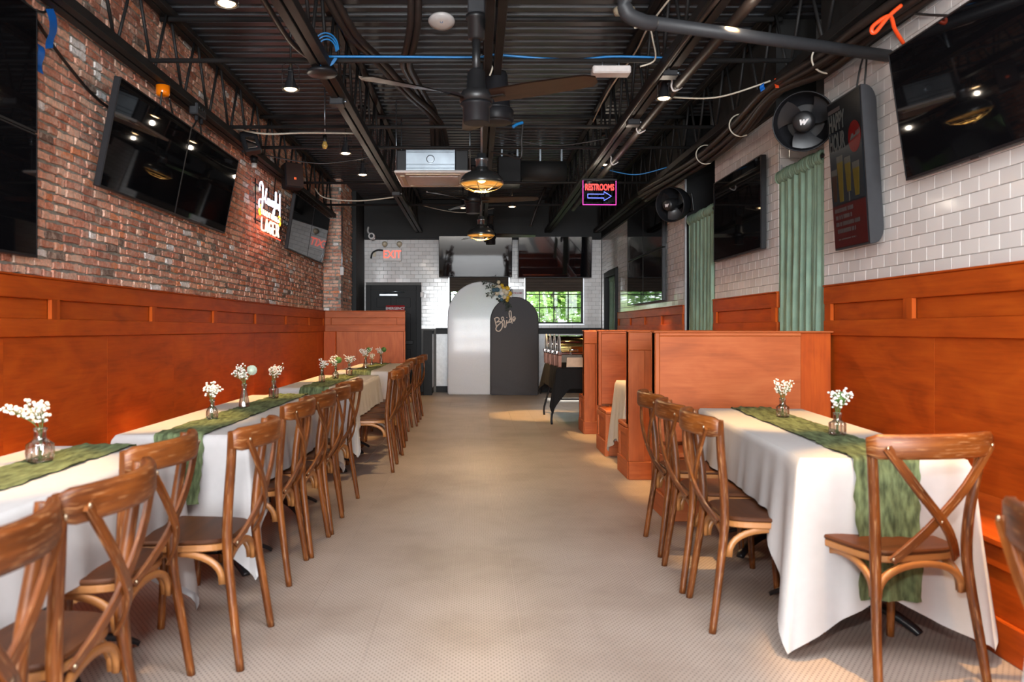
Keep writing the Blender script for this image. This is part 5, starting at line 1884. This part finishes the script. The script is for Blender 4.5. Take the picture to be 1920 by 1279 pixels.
# pipe and hose bundle along the right hand joist
ry = [(4.2, 3.05), (6.0, 3.09), (8.0, 3.10), (10.2, 3.12), (12.5, 3.13)]
tubes('ceiling_pipe', 'straight dark pipe with white clips under the joist right of the fans', 'pipe', [(1.52, y, z) for y, z in ry], .035, 'hose', n=10)
tubes('ceiling_pipe', 'thinner dark pipe beside the clipped pipe', 'pipe', [(1.34, y, z + .03) for y, z in ry], .016, 'hose', n=8)
tubes('ceiling_pipe', 'black pipe along the joist left of the fans', 'pipe', [(-1.26, y, 3.20) for y in (3.0, 4.6, 5.4)] + [(-1.14, 5.75, 3.17)], .020, 'hose', n=8)
for k, (y, l) in enumerate(((6.0, 'white clip on the dark pipe nearest the blue cable end'), (7.3, 'white clip in the middle of the dark pipe'), (8.7, 'white clip on the dark pipe above the restrooms sign'), (10.3, 'white clip at the far end of the dark pipe'))):
    tubes('pipe_clip', l, 'clip', [(1.47, y, 3.19), (1.46, y, 3.16), (1.475, y, 3.12), (1.47, y, 3.08), (1.49, y, 3.045), (1.53, y, 3.06), (1.55, y, 3.075)], .007, 'white', 'white pipe clips')
BN = [P(1760, -40, 4.1), P(1640, 40, 4.6), P(1545, 110, 5.2), P(1450, 165, 5.8), P(1385, 235, 6.8), P(1320, 290, 8.0), P(1260, 330, 9.2), P(1205, 365, 10.2)]
offs = [(0, -.03), (.055, .0), (-.05, .0), (.03, -.06), (-.03, -.045), (.085, -.02)]
for k, (dx, dz) in enumerate(offs):
    rr2 = random.Random(k)
    tubes('insulated_hose', 'brown black hose in the cable bundle beside the right wall, ' + ['core strand', 'upper strand', 'upper strand nearest the fans', 'lower strand', 'lowest strand nearest the fans', 'strand nearest the white tiles'][k], 'hose',
          [Vector((p.x + dx + rr2.uniform(-.025, .025), p.y, p.z + dz + rr2.uniform(-.02, .02))) for p in BN], .027 if k < 4 else .02, 'hose', 'hose bundle along the right wall', n=10)
for k, (i_, l) in enumerate(((2, 'white tie around the hose bundle near the grey pipe'), (4, 'pale tie around the middle of the hose bundle'), (5, 'pale tie around the hose bundle before the olive curtain'))):
    c = BN[i_]
    tubes('cable_tie', l, 'tie', [(c.x + .02 + .10 * math.cos(a), c.y, c.z + .095 * math.sin(a)) for a in [j * PI / 6 for j in range(11)]], .006, 'whitecab', 'ties on the hose bundle')
o1, o2, o3 = P(1632, 52, 4.6), P(1668, 28, 4.45), P(1695, 82, 4.5)
tubes('orange_cord', 'orange cord hanging from the hose bundle to the big screen', 'cord', [P(1690, 10, 4.25), P(1665, 32, 4.25), P(1642, 60, 4.25), P(1634, 58, 4.25), P(1640, 46, 4.25), P(1668, 30, 4.25), P(1678, 55, 4.3), P(1697, 86, 4.4)], .011, 'orangecab')
tubes('black_cord', 'black cord feeding the happy hour light box', 'cord', [P(1630, 60, 5.0), P(1622, 95, 5.0), P(1612, 130, 5.0), P(1606, 166, 5.0)], .006, 'blackcab', 'cords of the light box')
tubes('black_cord', 'second cord of the happy hour light box, slightly straighter', 'cord', [P(1628, 60, 4.95), P(1625, 110, 4.95), P(1621, 158, 4.95)], .006, 'blackcab', 'cords of the light box')
tubes('black_cord', 'black cord lying over the white tiles above the big screen', 'cord', [P(1690, 16, 4.4), P(1720, 26, 4.3), P(1790, 30, 4.1)], .007, 'blackcab')
t = thing('tape_flag', 'blue tape wrapped on the hose bundle', 'tape', P(1425, 170, 5.75))
part(MB().grid(lambda u, v: (.03 * u - .02, .01 * math.sin(5 * v) - .06, -.05 * v + .02 + .02 * u), 4, 8), 'strip', M['bluetape'], t)
t = thing('tape_flag', 'orange tape wrapped on the hose bundle', 'tape', P(1452, 160, 5.7))
part(MB().grid(lambda u, v: (.025 * u - .02, .012 * math.sin(5 * v) - .06, -.07 * v + .03), 4, 8), 'strip', M['orangecab'], t)
# white cables
tubes('pale_cable', 'pale cable running down the joist toward the white unit', 'cable', [P(1262, -10, 5.2), P(1215, 52, 5.6), P(1190, 100, 6.2), P(1140, 172, 7.3), P(1112, 228, 8.6)], .007, 'whitecab')
tubes('pale_cable', 'pale cable loop hanging below the bend of the grey pipe', 'cable', [P(1190, 52, 5.4), P(1216, 52, 5.5), P(1224, 75, 5.6), P(1228, 112, 5.75), P(1200, 125, 5.8)], .006, 'whitecab')
tubes('pale_cable', 'pale cable crossing from the floodlight to the left joist', 'cable', [(-2.40, 7.95, 3.25), (-2.1, 7.96, 3.20), (-1.7, 7.97, 3.215), (-1.2, 7.98, 3.21)], .010, 'whitecab')
tubes('pale_cable', 'pale cable between the brick pier and the left joist', 'cable', [(-2.35, 11.6, 3.30), (-2.2, 11.6, 3.16), (-1.7, 11.55, 3.11), (-1.15, 11.5, 3.16)], .010, 'whitecab')
tubes('pale_cable', 'short white cable end beside the fan rod', 'cable', [P(920, 120, 5.75), P(923, 128, 5.75), P(918, 142, 5.75)], .006, 'whitecab')
tubes('black_cord', 'dark cord dropping beside the hanging speaker', 'cord', [P(962, 238, 6.0), P(975, 230, 6.05), P(980, 232, 6.1), P(978, 260, 6.1), P(976, 296, 6.1), P(950, 290, 6.2), P(920, 285, 6.3)], .007, 'blackcab')
tubes('blue_plug', 'short blue plug lead at the hanging speaker', 'plug', [P(962, 238, 5.98), P(970, 233, 6.0), P(980, 230, 6.02)], .012, 'bluecab')

# things on the left wall -------------------------------------------------
tubes('black_cord', 'long black cord sagging across the bricks to the amber beacon', 'cord', [(-2.56, 3.9, 3.35), (-2.55, 4.35, 3.16), (-2.55, 4.9, 2.92), (-2.54, 5.5, 2.78), (-2.45, 6.05, 2.86), (-2.42, 6.25, 2.93)], .010, 'blackcab')
t = thing('beacon_lamp', 'amber beacon lamp under the joist on the brick wall', 'lamp', P(293, 136, 6.15))
t.location = (-2.42, 6.15, 3.16)
part(MB().lathe([(.045, -.03), (.052, -.02), (.052, .002)], 20), 'base', M['bezel'], t)
part(MB().lathe([(.010, -.112), (.040, -.110), (.050, -.10), (.052, -.032)], 20), 'lens', M['amber'], t)
t = thing('power_outlet_box', 'dark outlet box with two plugs on the wall joist', 'electrical box', (-2.40, 6.85, 3.135))
part(MB().box(-.03, .045, -.12, .10, -.065, .035, .01), 'box', M['boxgrey'], t)
for yy in (-.07, -.0, .06):
    part(MB().lathe([(.022, 0), (.022, .006), (.012, .008)], 14, Matrix.Translation((.045, yy, .0)) @ Matrix.Rotation(PI / 2, 4, 'Y')), 'socket', M['black'], t)
for yy in (-.06, .05):
    part(MB().box(.0, .03, yy - .014, yy + .014, -.11, -.064, .005), 'plug', M['bezel'], t)
for k, (y0, y1, l) in enumerate(((6.79, 6.62, 'cord from the outlet box down to the nearer screen'), (6.90, 7.05, 'cord from the outlet box down to the farther screen'), (6.2, 6.5, 'cord pair from the amber beacon to the screen'), (6.05, 6.05, 'straight cord from the amber beacon to the screen'))):
    tubes('black_cord', l, 'cord', [(-2.39, y0, 3.02 if k < 2 else 3.05), (-2.40, (y0 * 2 + y1) / 3, 2.95), (-2.42, y1, 2.86), (-2.44, y1, 2.78)], .008, 'blackcab', 'cords behind the tilted screens')
tubes('black_cord', 'cord rising from the top of the beer sign', 'cord', [(-2.48, 9.75, 2.78), (-2.50, 9.85, 2.95), (-2.50, 9.95, 3.2)], .007, 'blackcab')
for k, (y, l) in enumerate(((11.0, 'first cord above the screen past the beer sign'), (11.5, 'second cord above the screen past the beer sign'), (12.0, 'third cord above the screen past the beer sign'))):
    tubes('black_cord', l, 'cord', [(-2.42, y, 3.16), (-2.45, y - .05, 3.08), (-2.45, y, 2.98)], .008, 'blackcab', 'cords past the beer sign')
# blue tape and cord by the left screen
t = thing('taped_cord', 'black cord wound with blue tape beside the stacked screens', 'cord', (-2.5, 4.5, 2.9))
part(MB().tube(smooth_path([(-.02, .10, .42), (.0, .16, .30), (-.01, .14, .2), (-.0, .02, .16)], 5), .008, 8), 'cord', M['blackcab'], t)
part(MB().grid(lambda u, v: (.012 + .01 * math.sin(6 * v), .10 + .075 * v + .085 * u - .16 * max(0, v - .55), .20 - .23 * v + .035 * u), 3, 14), 'blue_strip', M['bluetape'], t)
part(MB().grid(lambda u, v: (.012 + .008 * math.sin(7 * v), .01 + .075 * u - .015 * v, -.03 - .16 * v), 3, 10), 'blue_strip', M['bluetape'], t)
t = thing('floodlight', 'square black floodlight on the joist above the beer sign', 'lamp', (-2.28, 8.05, 3.13), 0, None, rot=(math.radians(-20), math.radians(-14), math.radians(20)))
part(MB().box(-.085, .085, -.04, .06, -.11, .13, .012), 'housing', M['bezel'], t)
part(MB().box(-.045, .045, -.046, -.04, -.08, .05, .003), 'reflector', M['chrome'], t)
part(MB().tube([(0, .05, .0), (-.1, .06, -.05)], .014, 8), 'bracket', M['bezel'], t)
t = thing('photo_sensor', 'small white sensor hanging under the wall joist', 'sensor', (-2.44, 8.75, 3.08))
part(MB().lathe([(.028, -.06), (.03, -.055), (.03, -.01)], 16), 'cap', M['white'], t)
part(MB().lathe([(.034, -.01), (.04, .03), (.04, .07)], 16), 'base', M['bezel'], t)
t = thing('wall_speaker', 'black box loudspeaker on the wall joist', 'speaker', (-2.28, 9.95, 3.18), 0, None, rot=(math.radians(-8), 0, math.radians(35)))
part(MB().box(-.12, .12, -.03, .13, -.17, .15, .02), 'cabinet', M['bezel'], t)
part(MB().box(-.11, .11, -.036, -.03, -.155, .135, .006), 'grille', plain('brown_speaker_grille', (.035, .020, .017), .5), t)
part(MB().box(-.016, .016, -.040, -.036, -.075, -.045, .002), 'indicator', plain('dim_red_badge', (.3, .06, .02), .4, emit=(1, .15, .05), es=.6), t)
part(MB().box(-.03, .03, .13, .22, -.03, .03, .005), 'bracket', M['black'], t)
t = thing('bulb_socket', 'unlit amber bulb hanging from a black socket', 'lamp', P(609, 247, 8.25))
t.location.z = 3.20
part(MB().lathe([(.02, .06), (.024, .0), (.022, -.01)], 14), 'socket', M['black'], t)
part(MB().lathe([(.004, -.085), (.022, -.078), (.032, -.05), (.018, -.012), (.014, 0)], 16), 'bulb', M['filament'], t)
part(MB().tube([(0, 0, .06), (0, 0, .58)], .007, 6), 'stem', M['steel'], t)
t = thing('conduit_run', 'thin pale conduit with switch box on the brick pier', 'conduit', (-2.27, 13.46, 0))
part(MB().tube([(0, 0, 1.62), (0, 0, 3.3)], .010, 8), 'tube', M['steel'], t)
part(MB().box(-.03, .03, -.02, .02, 2.16, 2.30, .004), 'switch_box', M['white'], t)
duct = thing('air_duct', 'long black air duct under the deck before the back beam', 'duct', (0, 0, 0))
part(MB().tube([(.62, 11.2, 3.46), (1.26, 11.2, 3.46)], .15, 20), 'duct_run', M['soffit'], duct)
part(MB().box(.30, .62, 11.0, 11.4, 3.26, 3.64, .01), 'end_box', M['trimblk'], duct)
for sx in (.36, .58, .9, 1.2):
    part(MB().box(sx - .012, sx + .012, 11.19, 11.21, 3.6, 3.799), 'hanger_strap', M['steel'], duct)
tubes('ceiling_pipe', 'dark pipe dropping beside the far fan', 'pipe', [(1.15, 13.2, 3.6), (1.0, 13.2, 3.25), (.9, 13.2, 2.95)], .025, 'hose')
for k, (a, b, r_, m_, l) in enumerate(((( -2.42, 8.85, 3.20), (-1.13, 8.9, 3.18), .007, 'blackcab', 'thin black wire sagging between the left joists'), ((-.9, 13.2, 3.3), (.3, 13.4, 3.28), .007, 'whitecab', 'thin pale wire sagging below the far fan'), ((.13, 8.0, 3.2), (1.39, 8.1, 3.2), .007, 'blackcab', 'thin black wire sagging right of the hanging speaker'), ((1.5, 9.8, 3.25), (2.3, 9.6, 3.2), .007, 'bluecab', 'thin blue wire crossing to the right wall'), ((1.42, 6.6, 3.2), (2.34, 6.2, 3.2), .007, 'whitecab', 'thin pale wire dangling by the hose bundle'))):
    a, b = Vector(a), Vector(b)
    tubes('loose_wire', l, 'wire', [a, a * .7 + b * .3 - Vector((0, 0, .07)), a * .4 + b * .6 - Vector((0, 0, .09)), b], r_, m_, 'loose ceiling wires')

# ------------------------------------------------------------------ arch backdrops, script, garland
def arch(label, cx, y, hw, H, mat, edge):
    t = thing('arch_backdrop', label, 'backdrop', (cx, y, 0))
    zc = H - hw

    def half(z):
        return hw if z <= zc else math.sqrt(max(0, hw * hw - (z - zc) ** 2))
    rowz = [H * .0 + .0] + [zc * i / 26 for i in range(1, 27)] + [zc + hw * math.sin(PI / 2 * i / 16) for i in range(1, 17)]
    for nm, yy in (('front_fabric', -.022), ('rear_fabric', .022)):
        V, F = [], []
        nx = 26
        for z in rowz:
            h_ = half(z)
            for j in range(nx + 1):
                u = j / nx * 2 - 1
                k = math.exp(-z / .28)
                wr = .008 * k * math.sin(z * 46 + u * 3.1 + 1.5 * math.sin(u * 2.3)) + .004 * k * math.sin(z * 90 - u * 5)
                bul = .006 * (1 - u * u) * math.sin(PI * min(1, z / H))
                V.append((u * h_, yy + (wr - bul if yy < 0 else bul), z + .004))
        for i in range(len(rowz) - 1):
            for j in range(nx):
                F.append((i * (nx + 1) + j, i * (nx + 1) + j + 1, (i + 1) * (nx + 1) + j + 1, (i + 1) * (nx + 1) + j))
        part(MB().add(V, F, None, True), nm, M[mat], t)
    path = [(-hw, 0, .018)] + [(-hw, 0, zc * i / 6) for i in range(1, 7)] + [(-hw * math.cos(PI * i / 32), 0, zc + hw * math.sin(PI * i / 32)) for i in range(1, 32)] + [(hw, 0, zc * i / 6) for i in range(6, 0, -1)] + [(hw, 0, .018)]
    part(MB().tube([(p[0] * .995, p[1], p[2] * .997) for p in path], .023, 10, up=(0, 1, 0)), 'tube_frame', M[edge], t)
    part(MB().box(-hw, hw, -.012, .012, .004, .022, .003), 'bottom_bar', M[edge], t)
    return t


YW, YK = 15.19, 15.03
arch('tall pale arch backdrop in front of the back window', (904.5 - VX) * YW / FPX, YW, .645, CAMZ + (VY - 529.5) * YW / FPX, 'arch_w', 'arch_w')
xk = (964.5 - VX) * YK / FPX
arch('shorter charcoal arch backdrop carrying the word Bride', xk, YK, .438, CAMZ + (VY - 558.5) * YK / FPX, 'arch_b', 'arch_b')


def cr(pts):
    return [P(880 + x / 9.84, 510 + y / 9.84, YK - .045) for x, y in pts]


ws = thing('script_word', 'pale script word fixed on the charcoal arch', 'lettering', P(945, 602, YK - .045))
org = ws.location.copy()
stroke_n = 0
prf = [(-.0095, -.005), (.0095, -.005), (.0095, .005), (-.0095, .005)]
for nm, pts in (('letter', [(465, 850), (482, 930), (500, 1005)]),
                ('letter', [(458, 868), (500, 842), (540, 850), (550, 880), (525, 912), (498, 930), (545, 918), (592, 925), (612, 965), (600, 1035), (555, 1092), (508, 1085), (490, 1048), (515, 995), (570, 945), (612, 905)]),
                ('letter', [(612, 905), (634, 862), (618, 832), (594, 850), (606, 885), (640, 893), (646, 925), (640, 985), (652, 1024), (672, 1010), (680, 960), (690, 905)]),
                ('letter', [(690, 890), (692, 925), (708, 942), (728, 915)]),
                ('letter', [(690, 845), (695, 838)]),
                ('letter', [(775, 872), (750, 872), (735, 900), (742, 932), (762, 925), (778, 885), (774, 800), (768, 735), (750, 718), (734, 742), (738, 805), (760, 868), (782, 915), (790, 952)]),
                ('letter', [(796, 892), (822, 880), (840, 855), (838, 832), (818, 830), (802, 855), (802, 890), (816, 908), (836, 888), (850, 845)])):
    stroke_n += 1
    pth_ = smooth_path(cr(pts), 4)
    pth_ = [p - org - Vector((0, .0030 * stroke_n + .010 * i_ / len(pth_), 0)) for i_, p in enumerate(pth_)]
    part(MB().sweep(pth_, prf, up=(0, 1, 0), smooth=False), nm, M['script'], ws)

gp = P(934, 558, YK - .07)
gl = thing('flower_garland', 'cream and yellow flower garland where the two arches meet', 'flowers', gp)
rr = random.Random(4)
sc_ = YK / FPX / 9.84


def gq(x, y, d=0.0):
    return Vector(((x - 531) * sc_, -d, -(y - 472) * sc_))


def rose(c, r, mat, nm='flower_head'):
    b = MB()
    b.ball((c.x, c.y, c.z), r * .45, sub=1)
    for ring_, (q, n) in enumerate(((.45, 4), (.75, 6), (.95, 7))):
        for j in range(n):
            an = 2 * PI * j / n + ring_ * .5
            b.ball((c.x + r * q * .6 * math.cos(an), c.y - r * (.35 - .3 * q), c.z + r * q * .6 * math.sin(an)), r * .42, sy=.45)
    return part(b, nm, M[mat], gl)


for x, y, r, mat in ((535, 190, .042, 'petal_c'), (480, 270, .035, 'petal_c'), (545, 278, .045, 'petal_c'), (440, 265, .026, 'petal_c'), (600, 250, .04, 'petal_y'), (700, 305, .052, 'petal_y'), (640, 345, .045, 'petal_c'), (680, 380, .055, 'petal_c'), (590, 400, .05, 'blossom'), (745, 400, .052, 'petal_y'), (650, 465, .04, 'petal_c'), (705, 475, .04, 'petal_y'), (690, 525, .042, 'petal_y'), (770, 440, .035, 'blossom'), (510, 395, .05, 'petal_c'), (630, 300, .035, 'petal_y'), (560, 450, .035, 'petal_b'), (515, 330, .05, 'petal_b'), (460, 335, .045, 'petal_b'), (555, 530, .03, 'darkleaf'), (515, 500, .026, 'darkleaf'), (590, 510, .035, 'petal_b')):
    rose(gq(x, y, rr.uniform(.0, .05)), r, mat)


def leafspray(pts, n, mat, size):
    pth = smooth_path(pts, 5)
    st = part(MB().tube(pth, .003, 5), 'leaf_spray', M['darkleaf'], gl)
    b = MB()
    for k in range(n):
        q = pth[int((k + .5) / n * (len(pth) - 1))]
        dr = (pth[min(len(pth) - 1, int((k + .5) / n * (len(pth) - 1)) + 1)] - q)
        dr.normalize()
        sd = dr.cross(Vector((0, 1, 0))) * (1 if k % 2 else -1)
        tip = q + (sd * .75 + dr * .65) * size
        n_ = (tip - q).normalized().cross(Vector((0, 1, 0)))
        b.add([q, q * .5 + tip * .5 + n_ * size * .2 + Vector((0, -.008, 0)), tip, q * .5 + tip * .5 - n_ * size * .2], [(0, 1, 2, 3)])
    part(b, 'leaves', M[mat], st)['kind'] = 'stuff'


for pts, n, s in (([(500, 260), (400, 210), (300, 185), (255, 200)], 14, .055), ([(480, 300), (390, 270), (310, 285)], 12, .05), ([(480, 330), (420, 350), (350, 410), (330, 420)], 12, .055), ([(520, 380), (450, 400), (400, 460)], 10, .05), ([(640, 500), (690, 560), (700, 640), (690, 720)], 16, .06), ([(620, 500), (640, 560), (720, 600), (740, 640)], 14, .06), ([(520, 230), (500, 190), (520, 160)], 8, .05), ([(720, 300), (760, 330), (770, 380)], 8, .05)):
    leafspray([gq(x, y, .02) for x, y in pts], n, 'darkleaf', s)

# ------------------------------------------------------------------ folding table with chafing dishes
ft = thing('folding_table', 'folding banquet table under the black cloth', 'table', (1.45, 11.05, 0))
part(MB().box(-.42, .60, -.90, .80, .71, .75, .006), 'table_top', M['cream'], ft)
for sy, s in ((-.62, 1), (.55, -1)):
    for sx in (-.34, .50):
        part(MB().tube(smooth_path([(sx, sy - .12 * s + .12 * s, .71), (sx, sy - .0, .52), (sx - .05, sy - .0, .36), (sx - .12 if sx < 0 else sx, sy, .12), (sx - .12 if sx < 0 else sx, sy, .0)], 3), .014, 8), 'leg', M['bezel'], ft)
    part(MB().tube([(-.38, sy, .33), (.50, sy, .33)], .011, 8), 'leg_brace', M['bezel'], ft)
o = cloth('black cloth draped over the folding table, corners hanging low', 1.54, 11.0, 0, .51, .86, .26, .3, .3, .28, (.58, .5, .5, .48), 77, fl=(.5, 1, 1, 1.6), wd=.17)
o.data.materials.clear()
o.data.materials.append(M['blackcloth'])
o['group'] = 'cloths'


def chafer(label, x, y, gold):
    t = thing('chafing_dish', label, 'chafing dish', (x, y, .757), 0, 'roll-top chafing dishes')
    part(MB().box(-.02, .60, -.13, .13, .16, .20, .01), 'water_pan', M['chrome'], t)
    n = 14

    def lid(u, v):
        a = PI * v
        return (.0 + .58 * u, -.135 * math.cos(a), .20 + .20 * math.sin(a) ** .8)
    part(MB().grid(lid, 4, n), 'roll_lid', M['gold'] if gold else M['chrome'], t)
    e = [(-.002, -.137 * math.cos(PI * i / 16), .20 + .203 * math.sin(PI * i / 16) ** .8) for i in range(17)]
    part(MB().sweep(e, [(-.020, -.008), (.020, -.008), (.020, .008), (-.020, .008)], up=(1, 0, 0)), 'lid_rim', M['alu'], t)
    part(MB().add([(0, 0, .2)] + e, [(0, i, i + 1) for i in range(1, 17)]), 'lid_end', M['bezel'], t)
    for sy in (-.12, .12):
        part(MB().box(-.03, .02, sy - .02, sy + .02, .15, .21, .004), 'corner_block', M['chrome'], t)
        for sx in (-.005, .55):
            part(MB().lathe([(.024, .0), (.026, .01), (.030, .15), (.034, .16)], 4, Matrix.Translation((sx, sy, 0)) @ Matrix.Rotation(PI / 4, 4, 'Z'), smooth=False), 'leg', M['copper'], t)
    part(MB().tube(smooth_path([(.12, -.135, .21), (.12, -.17, .225), (.22, -.17, .225), (.22, -.135, .21)], 4), .008, 8), 'handle', M['chrome'], t)
    return t


for k, (y, l) in enumerate(((10.32, 'nearest chafing dish with a gold reflecting lid on the black cloth'), (10.72, 'second chafing dish in the row on the black cloth'), (11.12, 'third chafing dish in the row on the black cloth'), (11.52, 'farthest chafing dish in the row on the black cloth'))):
    chafer(l, 1.075 - .02 * k, y, k == 0)
t = thing('cardboard_tray', 'tan cardboard sheet leaning before the nearest chafing dish', 'cardboard', (1.26, 10.165, .757), 0, None, rot=(math.radians(-12), 0, 0))
part(MB().prism([(-.11, 0), (.12, 0), (.15, .13), (-.10, .13)], -.004, .004, Matrix.Rotation(PI / 2, 4, 'X')), 'sheet', M['card'], t)
part(MB().box(-.11, .12, -.008, .02, .0, .008), 'fold', M['black'], t)

# ------------------------------------------------------------------ the garden behind the windows
struct('ground', 'green lawn outside the back windows', MB().box(-14, 14, 16.6, 40, -.25, -.05), M['lawn'])


def tree(label, x, y, h, r, n, mat, seed):
    rr_ = random.Random(seed)
    t = thing('tree', label, 'tree', (x, y, -.05), 0, 'trees outside the windows')
    part(MB().tube(smooth_path([(0, 0, 0), (.05, 0, h * .35), (-.05, .05, h * .75)], 3), .11, 8, scale=[1 - .1 * i for i in range(7)]), 'trunk', M['bark'], t)
    V, F = [], []
    lobes = [(Vector((rr_.uniform(-r, r) * .7, rr_.uniform(-r, r) * .5, h * rr_.uniform(.25, .95))), r * rr_.uniform(.35, .6)) for _ in range(12)]
    for k in range(n):
        c, rad = rr_.choice(lobes)
        d_ = Vector((rr_.gauss(0, 1), rr_.gauss(0, 1), rr_.gauss(0, 1))).normalized()
        p = c + d_ * rad * rr_.uniform(.75, 1.05)
        a = Vector((rr_.gauss(0, 1), rr_.gauss(0, 1), rr_.gauss(0, .6))).normalized() * rr_.uniform(.05, .10)
        b = a.cross(d_).normalized() * a.length * .55
        i = len(V)
        V += [p - a, p + b, p + a, p - b]
        F.append((i, i + 1, i + 2, i + 3))
    part(MB().add(V, F), 'foliage', M[mat], t)['kind'] = 'stuff'


tree('dark leafy tree outside, left in the window', .1, 19.5, 3.6, 1.3, 4200, 'leaf', 1)
tree('pale leafy tree outside, middle of the window', 2.0, 20.5, 3.2, 1.3, 4200, 'leaf2', 2)
tree('bright leafy tree outside at the edge of the window', 3.6, 22.0, 3.8, 1.5, 4200, 'leaf2', 3)
tree('large leafy tree farther off outside', .9, 25.0, 5.5, 2.2, 5200, 'leaf', 4)
tree('tall leafy tree far off, left of the others', -2.2, 24.0, 5.0, 2.2, 4200, 'leaf2', 5)
